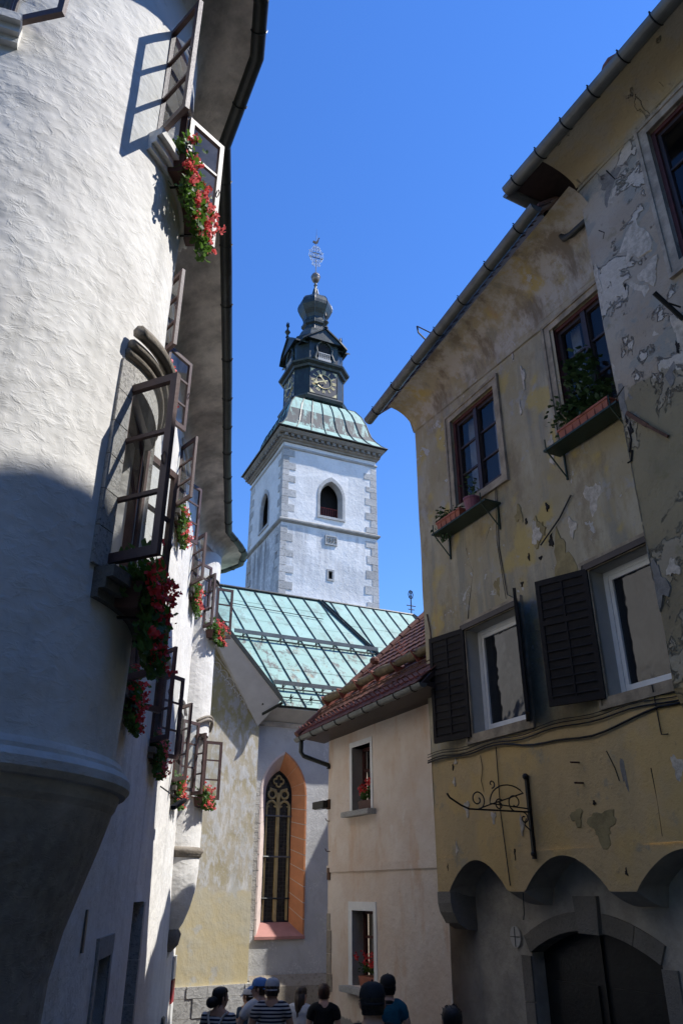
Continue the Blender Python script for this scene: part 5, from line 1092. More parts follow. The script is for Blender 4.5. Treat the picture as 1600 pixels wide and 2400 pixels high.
for F,nm in ((T,0),(TLf,1)):
    P=[(bc+bh,20.68+(22-20.68)*k/4) for k in range(4)]+parch(bh,22.0,23.0,bc)+[(bc-bh,20.68+(22-20.68)*k/4) for k in range(3,-1,-1)]
    Q=[(bc+bh+.16,20.68+(22-20.68)*k/4) for k in range(4)]+parch(bh+.16,22.0,23.28,bc)+[(bc-bh-.16,20.68+(22-20.68)*k/4) for k in range(3,-1,-1)]
    I_=[(bc+(u-bc)*(.84 if nm==0 else .95),20.72+(z-20.68)*.965) for u,z in P]
    gs=[(0,2),(2,4),(4,7),(7,10),(10,12),(12,14),(14,17),(17,20),(20,22),(22,len(P)-1)]
    for a,b in gs:
        mb=MB()
        for k in range(a,min(b,len(P)-1)):
            A=[[F(Q[i][0],-.02,Q[i][1]),F(Q[i][0],.04,Q[i][1]),F(P[i][0],.04,P[i][1]),F(I_[i][0],-.30 if nm==0 else -.10,I_[i][1]),F(I_[i][0],-.42 if nm==0 else -.15,I_[i][1])] for i in (k,k+1)]
            for q in range(4): mb.quad(A[0][q],A[1][q],A[1][q+1],A[0][q+1])
        if mb.v: mb.build('arch_stone',M['quoin'],tw)
    MB().box(F,bc-bh-.16,bc+bh+.16,-.5,.07,20.55,20.69).build('belfry_sill',M['quoin'],tw)
    MB().quad(F(bc-1,-.9,20.3),F(bc+1,-.9,20.3),F(bc+1,-.9,23.4),F(bc-1,-.9,23.4)).build('dark_opening',M['interior'],tw)
    rl=MB()
    for z in (20.85,21.45): rl.tube([F(bc-bh*.85,-.42,z),F(bc+bh*.85,-.42,z)],.03,4)
    for k in range(9): u=bc-bh*.8+bh*1.6*k/8; rl.tube([F(u,-.42,20.72),F(u,-.42,21.45)],.022,4)
    rl.build('belfry_railing',M['redrail'],tw)
# quoins
rg=random.Random(2); zz=13.0; k=0
while zz<24.55:
    hh=rg.uniform(.36,.52)
    if not (19.8<zz+hh/2<20.25):
        for cor in range(3):
            a=(.34,.74)[(k+cor)%2]*rg.uniform(.9,1.12); b=(.74,.34)[(k+cor)%2]*rg.uniform(.9,1.1); d=.03
            mb=MB()
            if cor==0: mb.box(T,-d,a,-b,d,zz+.012,min(zz+hh,24.6)-.012)
            elif cor==1: mb.box(T,WT-a,WT+d,-b,d,zz+.012,min(zz+hh,24.6)-.012)
            else: mb.box(TLf,WT-a,WT+d,-b,d,zz+.012,min(zz+hh,24.6)-.012)
            mb.build('quoin',M['tquoin'],tw)
    zz+=hh; k+=1
def around(prof,name,mat,z0=0):
    mb=MB(); V=[];n=len(prof)
    for (o,z) in prof: V+= [T(-o,o,z),T(WT+o,o,z),T(WT+o,-WT-o,z),T(-o,-WT-o,z)]
    mb.add(V,[(j*4+i,j*4+(i+1)%4,(j+1)*4+(i+1)%4,(j+1)*4+i) for j in range(n-1) for i in range(4)]); return mb.build(name,mat,tw)
strm=m_stone('stained_string_stone',(.22,.21,.19),(.42,.41,.38),.6)
around([(0,19.86),(.06,19.88),(.15,19.95),(.16,20.03),(.10,20.10),(0,20.17)],'string_course',strm)
around([(0,24.58),(.05,24.60),(.09,24.66),(.06,24.74),(0,24.78)],'string_course',M['quoin'])
around([(0,24.98),(.10,25.0),(.12,25.1),(.22,25.15),(.24,25.24)],'cornice',M['brownstone']); around([(.24,25.42),(.36,25.46),(.44,25.58),(.46,25.68),(.3,25.7)],'cornice',M['brownstone'])
around([(0,25.22),(.2,25.22),(.2,25.44),(.0,25.44)],'cornice',M['brownstone'])
for F in (T,TLf):
    for k in range(17):
        u=-.1+k*.375; MB().box(F,u,u+.19,.1,.38,25.23,25.41).build('dentil',M['brownstone'],tw)
MB().box(T,0,WT,-.2,.12,15.45,15.62).build('roof_ledge',M['quoin'],tw)
pl=MB(); pl.box(T,2.62,3.34,-.02,.05,18.96,19.52); pl.build('date_plaque',M['stone'],tw)
mb=MB(); mb.box(T,2.62,3.34,.05,.075,18.96,19.02).box(T,2.62,3.34,.05,.075,19.46,19.52).box(T,2.62,2.68,.05,.075,19.02,19.46).box(T,3.28,3.34,.05,.075,19.02,19.46); mb.build('plaque_border',M['quoin'],tw)
fc=bpy.data.curves.new('date','FONT'); fc.body='1532'; fc.size=.33; fc.extrude=.02; fc.align_x='CENTER'; fc.align_y='CENTER'
fo=bpy.data.objects.new('date',fc); C.objects.link(fo); bpy.context.view_layer.update()
dm_=bpy.data.meshes.new_from_object(fo.evaluated_get(bpy.context.evaluated_depsgraph_get())); bpy.data.objects.remove(fo); dm_.materials.clear(); dm_.materials.append(M['door_stone'])
do=bpy.data.objects.new('date_lettering',dm_); C.objects.link(do); do.parent=tw
do.matrix_local=Matrix.Translation(T(2.98,.06,19.24)-tw.location)@Matrix((TU,up,TN)).transposed().to_4x4()
# skirt roof sheets
SP_=[(3.50,25.74),(3.22,26.02),(2.98,26.38),(2.77,26.8),(2.65,27.25),(2.53,27.8),(2.33,28.4),(2.02,28.95),(1.60,29.26)]
MB().add([T(WT/2+sx*3.50,-WT/2+sy*3.50,25.72) for sx,sy in ((-1,1),(1,1),(1,-1),(-1,-1))]+[T(WT/2+sx*2.9,-WT/2+sy*2.9,25.71) for sx,sy in ((-1,1),(1,1),(1,-1),(-1,-1))],[(i,(i+1)%4,4+(i+1)%4,4+i) for i in range(4)]).build('eave_soffit',M['framedark'],tw)
for fi in range(4):
    du=[TU,TN*-1,TU*-1,TN][fi]; dn=[TN,TU,TN*-1,TU*-1][fi]; N_=7 if fi in (0,3) else 2
    SF=lambda t,j: Cc+du*(SP_[j][0]*t)+dn*SP_[j][0]+up*SP_[j][1]
    tl_=[max(-1,min(1,-1.0+2*k/N_)) for k in range(N_+1)]
    for k in range(N_):
        for (ja,jb) in ((0,2),(2,5),(5,8)):
            mb=MB()
            for j in range(ja,jb): mb.quad(SF(tl_[k],j),SF(tl_[k+1],j),SF(tl_[k+1],j+1),SF(tl_[k],j+1))
            mb.build('copper_sheet',M['copper_bk'] if ja==2 else M['copper'],tw)
        mb=MB().tube([SF(tl_[k],j)+dn*.02 for j in range(9)],.035,4); mb.build('standing_seam',M['copper_dark'],tw)
MB().tube([T(WT/2+3.50*sx,-WT/2+3.50*sy,25.75) for sx,sy in ((-1,1),(1,1),(1,-1),(-1,-1))],.045,5,closed=True).build('eave_edge',M['copper_dark'],tw)
# lantern
LH=1.66; LA=1.0
def octp(h,a,z): # chamfered square
    return [Cc+TU*x+TN*y+up*z for x,y in ((-a,h),(a,h),(h,a),(h,-a),(a,-h),(-a,-h),(-h,-a),(-h,a))]
def octloft(prof,name,mat):
    V=[];n=len(prof)
    for h,z in prof: V+=octp(h,h*LA/LH,z)
    return MB().add(V,[(j*8+i,j*8+(i+1)%8,(j+1)*8+(i+1)%8,(j+1)*8+i) for j in range(n-1) for i in range(8)]+[tuple((n-1)*8+i for i in range(8))]).build(name,mat,tw)
octloft([(1.60,29.15),(1.95,29.22),(2.02,29.42),(1.92,29.60),(1.72,29.68),(1.70,29.74)],'lantern_roll',M['copper_dark'])
octloft([(LH,29.6),(LH,31.85)],'clock_storey',M['copper_dark'])
octloft([(LH,31.78),(1.80,31.84),(1.84,31.98),(2.02,32.10),(2.05,32.22),(1.75,32.34),(LH,32.36)],'lantern_cornice',M['copper_dark'])
octloft([(LH,32.3),(LH,34.5),(1.5,34.6),(1.25,35.2),(.90,35.75)],'bell_storey',M['copper_dark'])
Ff=[Fr((Cc+d*LH)[:2],e,d) for d,e in ((TN,TU),(TU*-1,TN*-1),(TU,TN*-1),(TN*-1,TU*-1))]
for fi,F in enumerate(Ff):
    lab=['clock_face']
    ck=MB().box(F,-.94,.94,.005,.05,29.84,31.74).build('clock_face',M['clock'],tw)
    Z=30.86
    mb=MB(); mb.box(F,-.98,-.93,.0,.07,29.80,31.78).box(F,.93,.98,.0,.07,29.80,31.78).box(F,-.93,.93,.0,.071,31.73,31.78).box(F,-.93,.93,.0,.071,29.79,29.84); mb.build('clock_border',M['copper_dark'],ck)
    ringp=lambda r,n=28:[F(r*math.cos(2*math.pi*k/n),.075,Z+r*math.sin(2*math.pi*k/n)) for k in range(n)]
    MB().tube(ringp(.53),.026,5,closed=True).build('dial_ring',M['gold'],ck)
    def stroke(mb,ang,x0,r0,x1,r1,wd=.045):
        ca,sa=math.cos(ang),math.sin(ang); P=lambda x,r: (x*ca+r*sa, Z-x*sa+r*ca)
        a=P(x0,r0);b=P(x1,r1); A=Vector((b[0]-a[0],b[1]-a[1])); n_=Vector((A.y,-A.x)).normalized()*wd/2
        q=[(a[0]-n_.x,a[1]-n_.y),(a[0]+n_.x,a[1]+n_.y),(b[0]+n_.x,b[1]+n_.y),(b[0]-n_.x,b[1]-n_.y)]
        mb.add([F(x,.052,z) for x,z in q]+[F(x,.062,z) for x,z in q],[(4,5,6,7),(0,1,5,4),(1,2,6,5),(2,3,7,6),(3,0,4,7)])
    ROM=['XII','I','II','III','IV','V','VI','VII','VIII','IX','X','XI']
    for h_ in range(12):
        ang=2*math.pi*h_/12; s=ROM[h_]; wds={'I':.07,'V':.13,'X':.13}; tot=sum(wds[c] for c in s); x=-tot/2; mb=MB(); ra,rb=.60,.86
        for c in s:
            cw=wds[c]
            if c=='I': stroke(mb,ang,x+cw/2,ra,x+cw/2,rb)
            elif c=='V': stroke(mb,ang,x+.02,rb,x+cw/2,ra); stroke(mb,ang,x+cw-.02,rb,x+cw/2,ra,.025)
            else: stroke(mb,ang,x+.02,rb,x+cw-.02,ra); stroke(mb,ang,x+cw-.02,rb,x+.02,ra,.025)
            x+=cw
        mb.build('numeral',M['gold'],ck)
    for sx,sz in ((-1,-1),(1,-1),(-1,1),(1,1)):
        mb=MB(); c=(sx*.92,Z+sz*.92*1.0-(.04 if sz<0 else -.0))
        c=(sx*.92,29.86 if sz<0 else 31.72)
        mb.add([F(c[0],.053,c[1]),F(c[0]-sx*.34,.053,c[1]),F(c[0]-sx*.2,.053,c[1]-sz*.08),F(c[0]-sx*.14,.053,c[1]-sz*.2),F(c[0]-sx*.07,.053,c[1]-sz*.18),F(c[0],.053,c[1]-sz*.34)],[(0,1,2,3,4,5)]); mb.build('corner_ornament',M['gold'],ck)
    def hand(ang,L,tail,wd,name):
        mb=MB(); d=Vector((math.sin(ang),math.cos(ang))); n_=Vector((d.y,-d.x)); P=[d*-tail-n_*wd*.35,d*-tail+n_*wd*.35,d*L*.55+n_*wd*.3,d*L*.72+n_*wd*.9,d*L,d*L*.72-n_*wd*.9,d*L*.55-n_*wd*.3]
        mb.prism([F(p.x,.14,Z+p.y) for p in P],F.N*.02); mb.build(name,M['gold'],ck)
    hand(R_(248),.82,.25,.12,'minute_hand'); hand(R_(322),.58,.2,.13,'hour_hand')
    # bell opening with curved frame and balustrade
    K=12; op=[(.44,32.55),(.44,33.35)]+[(.44*math.cos(t),33.35+.55*math.sin(t)) for t in [math.pi*k/K for k in range(1,K)]]+[(-.44,33.35),(-.44,32.55)]
    MB().add([F(u,.012,z) for u,z in op],[tuple(range(len(op)))]).build('bell_opening',M['interior'],tw)
    for s in (-1,1):
        P=[(s*.56,32.40),(s*.66,32.62),(s*.58,32.9),(s*.50,33.15),(s*.56,33.42),(s*.48,33.75),(s*.30,33.92),(s*.12,34.05),(0,34.03)]
        MB().tube([F(u,.06,z) for u,z in P],[.10,.13,.10,.08,.09,.08,.07,.07,.08],6).build('opening_frame',M['copper_dark'],tw)
    MB().box(F,-.42,.42,.05,.14,33.02,33.08).box(F,-.46,.46,.04,.18,32.42,32.60).build('balustrade',M['balus'],tw)
    for k in range(6): 
        u=-.36+k*.145; MB().tube([F(u,.10,32.6),F(u,.10,32.72),F(u,.10,32.82),F(u,.10,33.02)],[.03,.045,.025,.04],6).build('baluster',M['balus'],tw)
    # gable canopy
    G0,G1,Gz,Ge=0,1.62,35.08,33.72
    for s in (-1,1):
        mb=MB(); A=[F(0,.34,Gz),F(s*1.0,.34,34.3),F(s*1.58,.26,Ge+.12),F(s*1.58,-.9,Ge+.12),F(s*1.0,-1.0,34.3),F(0,-1.0,Gz)]
        B=[p-up*.12 for p in A]; mb.add(A+B,[(0,1,4,5),(1,2,3,4),(6,7,10,11),(7,8,9,10),(0,1,7,6),(1,2,8,7),(2,3,9,8)]); mb.build('gable_canopy',M['copper_dark'],tw)
    MB().add([F(-1.35,.0,34.0),F(1.35,.0,34.0),F(1.0,.0,34.3),F(0,.0,Gz-.1),F(-1.0,.0,34.3),F(-1.35,.25,33.98),F(1.35,.25,33.98),F(1.0,.25,34.28),F(0,.25,Gz-.12),F(-1.0,.25,34.28)],[(0,1,2,3,4),(9,8,7,6,5),(0,1,6,5)]).build('gable_face',M['copper_dark'],tw)
    fp_=F(0,.30,Gz); fn=MB().lathe((fp_.x,fp_.y,fp_.z),[(.13,-.05),(.10,.06),(.05,.12),(.10,.22),(.20,.40),(.10,.58),(.045,.66),(.07,.72),(.04,.78)],8).build('finial',M['copper_dark'],tw)
    mb=MB()
    for k in range(6): 
        a=2*math.pi*k/6; d=TU*math.cos(a)+TN*math.sin(a); mb.tube([fp_+up*.76,fp_+up*.92+d*.10,fp_+up*1.10+d*.07,fp_+up*1.22+d*.10],[.03,.035,.03,.006],4)
    mb.tube([fp_+up*.76,fp_+up*1.25],[.03,.008],4).build('flame',M['iron'],fn)
# onion dome (eight-sided), spire, ball, cross
pr=[(1.15,35.4),(.92,35.78),(.86,35.98),(.80,36.15),(.78,36.3),(.90,36.42),(.92,36.6),(.80,36.78),(.78,37.0),(.86,37.25),(1.02,37.55),(1.18,37.95),(1.20,38.2),(1.12,38.5),(.95,38.78),(.72,38.98),(.48,39.15),(.32,39.32),(.22,39.55),(.15,39.85),(.115,40.05)]
def oct8(prof):
    V=[]
    for r,z in prof: V+=[Cc+(TU*math.cos(math.pi/8+math.pi/4*k)+TN*math.sin(math.pi/8+math.pi/4*k))*r+up*z for k in range(8)]
    n=len(prof); return V,[(j*8+i,j*8+(i+1)%8,(j+1)*8+(i+1)%8,(j+1)*8+i) for j in range(n-1) for i in range(8)]
V,Fc=oct8(pr)
for i in range(8):
    mb=MB(); mb.add(V,[f for j,f in enumerate(Fc) if j%8==i]); mb2=MB(); used={}; vs_=[];fs_=[]
    for f in mb.f:
        fs_.append(tuple(used.setdefault(q,len(used)) for q in f))
    vs_=[None]*len(used)
    for q,n_ in used.items(): vs_[n_]=mb.v[q]
    mb2.add(vs_,fs_).build('onion_sheet',M['copper_dark'],tw)
    mb3=MB().tube([V[j*8+i] for j in range(len(pr))],.022,4); mb3.build('onion_seam',M['copper_dark'],tw)
MB().lathe(Cc,[(.11,40.0),(.09,40.3),(.14,40.34),(.09,40.4),(.08,40.62)],10).build('spire_tip',M['zinc'],tw)
MB().lathe(Cc,[(.05,40.6),(.2,40.7),(.29,40.88),(.31,41.04),(.31,41.08),(.35,41.12),(.31,41.16),(.28,41.3),(.18,41.43),(.05,41.5)],18).build('ball',M['ball'],tw,smooth=True)
wc=thing('weathercock_cross','silvery scrollwork cross with a small cock on top of the onion dome','weathervane',Cc+up*41.5)
D=(TU*.8+TN*.6).normalized(); D=Vector((math.cos(R_(20)),math.sin(R_(20)),0)); P=lambda a,z: Cc+D*a+up*z
MB().tube([P(0,41.45),P(0,45.2)],[.03,.018],6).tube([P(0,45.2),P(0,45.85)],[.014,.006],5).build('staff',M['zinc'],wc)
MB().tube([P(-.38,43.45),P(.38,43.45)],.03,5).tube([P(-.5,42.98),P(.5,42.98)],.03,5).build('cross_arm',M['iron'],wc)
sc=MB()
def sp(cx,cz,r,a0,tr,sg): sc.tube([P(cx+r*(1-.7*k/22)*math.cos(a0+sg*tr*2*math.pi*k/22),cz+r*(1-.7*k/22)*math.sin(a0+sg*tr*2*math.pi*k/22)) for k in range(23)],.024,4)
for s in (-1,1):
    sg=s
    for cx,cz,r,a0 in ((.17,42.35,.16,-1.5),(.16,42.68,.15,1.5),(.33,42.80,.13,-1.2),(.45,43.0,.13,.4),(.30,43.22,.15,2.2),(.42,43.50,.14,.2),(.20,43.72,.15,1.2),(.16,44.0,.12,2.0),(.14,43.1,.10,.5),(.13,43.42,.10,3)):
        sp(s*cx,cz,r,a0 if s>0 else math.pi-a0,1.25,sg)
sc.tube([P(.05,42.1),P(.25,42.45),P(.5,42.95),P(.55,43.2),P(.4,43.7),P(.15,44.15)],.018,4).tube([P(-.05,42.1),P(-.25,42.45),P(-.5,42.95),P(-.55,43.2),P(-.4,43.7),P(-.15,44.15)],.018,4)
sc.build('scrollwork',M['silver'],wc)
ck=MB(); O=[(-.30,44.42),(-.22,44.62),(-.10,44.55),(.02,44.60),(.10,44.80),(.16,45.02),(.26,45.0),(.20,44.92),(.17,44.72),(.12,44.45),(.0,44.32),(-.14,44.32)]
ck.prism([P(a,z)-D.cross(up)*.015 for a,z in O],D.cross(up)*.03); ck.build('cock',M['iron'],wc)
# ================================================================== PEOPLE
def skinmesh(verts,edges,radii,root,sub=1):
    me=bpy.data.meshes.new('tmp'); me.from_pydata([tuple(v) for v in verts],edges,[]); o=bpy.data.objects.new('tmp',me); C.objects.link(o)
    sk=o.modifiers.new('s','SKIN'); sk.use_smooth_shade=True; sl=me.skin_vertices[0].data
    for i,r in enumerate(radii):
        sl[i].radius=r if isinstance(r,(tuple,list)) else (r,r); sl[i].use_root=(i==root)
    o.modifiers.new('u','SUBSURF').levels=sub
    bpy.context.view_layer.update(); ev=o.evaluated_get(bpy.context.evaluated_depsgraph_get()); m2=bpy.data.meshes.new_from_object(ev); bpy.data.objects.remove(o); return m2
def remesh(me,vox):
    o=bpy.data.objects.new('tmp',me); C.objects.link(o); r=o.modifiers.new('r','REMESH'); r.mode='VOXEL'; r.voxel_size=vox; s=o.modifiers.new('s','SMOOTH'); s.factor=.5; s.iterations=3
    bpy.context.view_layer.update(); ev=o.evaluated_get(bpy.context.evaluated_depsgraph_get()); m2=bpy.data.meshes.new_from_object(ev); bpy.data.objects.remove(o)
    for p in m2.polygons: p.use_smooth=True
    return m2
def joinmesh(parts):
    bm=bmesh.new()
    for p in parts: bm.from_mesh(p)
    me=bpy.data.meshes.new('j'); bm.to_mesh(me); bm.free(); return me
HR=[(-.118,.046,.055,.0),(-.10,.062,.074,.004),(-.07,.070,.087,.004),(-.03,.0755,.095,.0),(.0,.080,.100,-.002),(.03,.082,.103,-.004),(.06,.079,.100,-.006),(.085,.066,.086,-.008),(.103,.044,.058,-.008),(.113,.014,.02,-.008)]  # dz, half width, half depth, y offset
def headmesh(c,turn,tilt=0,scale=1.0,grow=0.0,keep=None,n=24):
    """head loft around c; grow makes a shell (hair or cap); keep(theta,dz) chooses shell faces"""
    V=[];Fc=[]; Rm=Matrix.Rotation(-turn,3,'Z')@Matrix.Rotation(tilt,3,'X')
    for dz,a,b,oy in HR:
        for k in range(n):
            t=2*math.pi*k/n; x=math.sin(t)*(a+grow); y=math.cos(t)*(b+grow)+oy; zz=dz+(grow if dz>.06 else 0)
            if not grow:
                f=max(0,math.cos(t))**8
                y+=f*{-.03:.020,-.07:.012,-.10:.010,.0:.012}.get(dz,0)
            V.append(Vector(c)+Rm@Vector((x,y,zz))*scale)
    for j in range(len(HR)-1):
        for k in range(n):
            if keep and not keep(2*math.pi*(k+.5)/n,(HR[j][0]+HR[j+1][0])/2): continue
            Fc.append((j*n+k,j*n+(k+1)%n,(j+1)*n+(k+1)%n,(j+1)*n+k))
    Fc.append(tuple((len(HR)-1)*n+k for k in range(n)))
    if not keep: Fc.append(tuple(range(n))[::-1])
    mb=MB().add(V,Fc)
    if not grow:
        for s in (-1,1):
            e=Vector(c)+Rm@Vector((s*.086,-.008,-.008))*scale; mb.sphere(e,.030*scale,8,6,(.45,.7,1.1))
        mb.sphere(Vector(c)+Rm@Vector((0,.118,-.035))*scale,.014*scale,8,6,(.9,1,1.1))
    return mb
def person(label,px,ytop,y,az,wid=1.0,shirt='bcot',pants='jean',skin='skin',hair='hair',hairstyle='short',cap=None,turn=0,tilt=0,sleeve=.55,arms=None,loose=0,collar=None):
    r=ray(px,ytop); t=y/r.y; X=r.x*t; ztop=EYE+r.z*t; g0=gz(y); H=max(1.45,min(1.92,ztop-g0)); base=ztop-H
    root=thing('person',label,'person',(X,y,base),-R_(az),'people walking down the street'); k=H/1.75
    def S(x,yy,z): return Vector((x*wid*k,yy*k,z*k))
    arms=arms or {}
    J={'pelvis':S(0,0,.96),'belly':S(0,.01,1.10),'chest':S(0,0,1.29),'neck0':S(0,-.015,1.45),'neck1':S(0,.0,1.52),'neck2':S(0,.012,1.60)}
    Rr={'pelvis':(.155*wid,.105),'belly':(.145*wid,.10),'chest':(.165*wid,.11),'neck0':(.105,.078),'neck1':(.060,.060),'neck2':(.060,.062)}
    E=[('pelvis','belly'),('belly','chest'),('chest','neck0'),('neck0','neck1'),('neck1','neck2')]
    for s,n in ((-1,'l'),(1,'r')):
        A=arms.get(n,{}); el=A.get('el',(s*.245,-.02,1.15)); wr=A.get('wr',(s*.255,.06,.90))
        J['sh'+n]=S(s*.172,-.01,1.425); J['el'+n]=S(*el); J['wr'+n]=S(*wr); d=(J['wr'+n]-J['el'+n]).normalized(); J['pa'+n]=J['wr'+n]+d*.075*k
        Rr['sh'+n]=.062;Rr['el'+n]=.043;Rr['wr'+n]=(.030,.024);Rr['pa'+n]=(.040,.018); E+=[('neck0','sh'+n),('sh'+n,'el'+n),('el'+n,'wr'+n),('wr'+n,'pa'+n)]
        J['hi'+n]=S(s*.095,0,.90);J['kn'+n]=S(s*.10,.015,.50);J['an'+n]=S(s*.10,-.02,.09);J['to'+n]=S(s*.12,.15,.035)
        Rr['hi'+n]=.088;Rr['kn'+n]=.058;Rr['an'+n]=.042;Rr['to'+n]=(.045,.03); E+=[('pelvis','hi'+n),('hi'+n,'kn'+n),('kn'+n,'an'+n),('an'+n,'to'+n)]
    nm=list(J); ix={a:i for i,a in enumerate(nm)}
    sc=lambda q: tuple(v*k for v in q) if isinstance(q,tuple) else q*k
    body=skinmesh([J[a] for a in nm],[(ix[a],ix[b]) for a,b in E],[sc(Rr[a]) for a in nm],0)
    fing=[]
    for s,n in ((-1,'l'),(1,'r')):
        d=(J['pa'+n]-J['wr'+n]).normalized(); sd=d.cross(Vector((0,1,0)) if abs(d.y)<.8 else Vector((0,0,1))).normalized(); cu=sd.cross(d).normalized()
        if n in arms and arms[n].get('open'): cu=cu*.3
        mb=MB()
        for q,L in enumerate((.068,.078,.074,.058)):
            a=J['pa'+n]+sd*(-.028+.019*q)*k-d*.02*k; mb.tube([a,a+d*L*.5*k+cu*.006*k,a+d*L*.85*k+cu*.022*k,a+d*L*k*1.05+cu*.035*k],[.010*k,.0095*k,.0085*k,.007*k],6)
        a=J['wr'+n]+d*.03*k-sd*.025*k; mb.tube([a,a+d*.03*k-sd*.03*k+cu*.01*k,a+d*.065*k-sd*.035*k+cu*.02*k],[.013*k,.011*k,.008*k],6); fing.append(mb.mesh('f'))
    hc=Vector((0,.02*k,1.630*k)); hd=headmesh(hc,turn,tilt,k).mesh('h')
    bm_=remesh(joinmesh([body,hd]+fing),.0105*k); bm_.name='body'; bm_.materials.clear(); bm_.materials.append(M[skin]); bo=bpy.data.objects.new('body',bm_); C.objects.link(bo); bo.parent=root
    # shirt: torso shell plus sleeves
    g_=.018+loose
    SJ={'hem':S(0,.0,.86),'pelvis':J['pelvis'],'belly':J['belly'],'chest':J['chest'],'neck0':S(0,-.012,1.478)}
    SR={'hem':((.155*wid+g_+.01),.105+g_+.012),'pelvis':(.155*wid+g_,.107+g_),'belly':(.145*wid+g_+.008,.10+g_+.006),'chest':(.168*wid+g_,.113+g_),'neck0':(.098,.084)}
    SE=[('hem','pelvis'),('pelvis','belly'),('belly','chest'),('chest','neck0')]
    for s,n in ((-1,'l'),(1,'r')):
        SJ['sh'+n]=J['sh'+n]; SR['sh'+n]=.066+g_*.9; e=J['sh'+n].lerp(J['el'+n],min(1,sleeve)); SJ['sl'+n]=e; SR['sl'+n]=.056+g_*1.2; SE+=[('neck0','sh'+n),('sh'+n,'sl'+n)]
        if sleeve>1: SJ['wr2'+n]=J['el'+n].lerp(J['wr'+n],sleeve-1); SR['wr2'+n]=.040+g_; SE.append(('sl'+n,'wr2'+n))
    sn=list(SJ); si={a:i for i,a in enumerate(sn)}
    sm_=remesh(skinmesh([SJ[a] for a in sn],[(si[a],si[b]) for a,b in SE],[sc(SR[a]) for a in sn],0),.013); sm_.name='shirt'
    for v in sm_.vertices:
        nz=mnoise.noise(v.co*6+Vector((px*.01,0,0)))*.012+mnoise.noise(v.co*14)*.004; v.co+=v.normal*nz
    sm_.materials.clear(); sm_.materials.append(M[shirt]); so_=bpy.data.objects.new('shirt',sm_); C.objects.link(so_); so_.parent=root
    if collar: MB().tube([S(0,-.015,1.475)+Vector((math.sin(a)*.073,math.cos(a)*.066,-.012*math.cos(a)))*k for a in [2*math.pi*q/16 for q in range(16)]],.019*k,6,closed=True).tube([S(0,-.015,1.452)+Vector((math.sin(a)*.083,math.cos(a)*.076,-.012*math.cos(a)))*k for a in [2*math.pi*q/16 for q in range(16)]],.015*k,6,closed=True).mesh('c')
    if collar:
        me=MB().tube([S(0,-.015,1.478)+Vector((math.sin(a)*.070,math.cos(a)*.064,-.012*math.cos(a)))*k for a in [2*math.pi*q/16 for q in range(16)]],.020*k,6,closed=True).mesh('collar',M[collar],True); co=bpy.data.objects.new('collar',me); C.objects.link(co); co.parent=root
    PJ=['pelvis','hil','knl','anl','hir','knr','anr']; pe=[(0,1),(1,2),(2,3),(0,4),(4,5),(5,6)]
    pm=skinmesh([J[a] for a in PJ],pe,[sc(tuple(v+.012 for v in Rr[a])) if isinstance(Rr[a],tuple) else sc(Rr[a]+.02) for a in PJ],0); pm.name='trousers'; pm.materials.clear(); pm.materials.append(M[pants]); po=bpy.data.objects.new('trousers',pm); C.objects.link(po); po.parent=root
    def piece(mb,name,mat,smooth=True):
        me=mb.mesh(name,M[mat],smooth,clean=True); o=bpy.data.objects.new(name,me); C.objects.link(o); o.parent=root; return o
    front=lambda t: math.cos(t)
    hl=lambda t: .045 if math.cos(t)>.35 else (-.035 if math.cos(t)>-.25 and abs(math.sin(t))>.8 else (-.085 if math.cos(t)<-.2 else -.02))
    hm=headmesh(hc,turn,tilt,k,.010,lambda t,dz: dz>hl(t))
    if hairstyle=='short':
        rg=random.Random(px); 
        for i in range(140):
            t=rg.uniform(0,6.28); dz=rg.uniform(-.07,.112)
            if dz<hl(t): continue
            f=1-max(0,(dz-.03)/.09)**2; f=max(.05,f)**.5; Rm=Matrix.Rotation(-turn,3,'Z'); d=Vector((math.sin(t)*.083*f,math.cos(t)*.105*f,dz+.008)); a=hc+Rm@d*k; nn=(Rm@Vector((math.sin(t)*f,math.cos(t)*f,.3+dz*5))).normalized()
            hm.tube([a,a+nn*.008*k+Vector((rg.gauss(0,.5),rg.gauss(0,.5),rg.random()))*.012*k],[.006*k,.002*k],4)
    Rm=Matrix.Rotation(-turn,3,'Z')
    if hairstyle=='bun':
        b=hc+Rm@Vector((0,-.135,-.045))*k; hm.sphere(b,.062*k,12,8,(1.1,.9,1.05)).sphere(hc+Rm@Vector((0,-.085,-.03))*k,.07*k,12,8)
        rg=random.Random(5)
        for i in range(26):
            a=rg.uniform(0,6.28); p=b+Vector((math.cos(a),0,math.sin(a)))*.055*k; hm.tube([p,p+Vector((rg.gauss(0,.02),rg.gauss(0,.02),rg.gauss(0,.02)))],[.005,.001],4)
        hm.tube([hc+Rm@Vector((.06,-.03,-.06))*k,hc+Rm@Vector((.055,-.06,-.11))*k],[.012*k,.004*k],5)
    if hairstyle=='long':
        for q in range(17):
            a=math.pi*(.62+.76*q/16); d=Rm@Vector((math.sin(a)*.082,math.cos(a)*.105,0)); p=hc+d*k; ln=.30+.06*math.sin(q*2.1)
            hm.tube([p+Vector((0,0,.03))*k,p+Vector((0,-.004,-.09))*k,p+Vector((-d.x*.12,-.022,-.2))*k,p+Vector((-d.x*.3,-.03,-ln))*k],[.020*k,.022*k,.020*k,.006*k],6)
    piece(hm,'hair',hair)
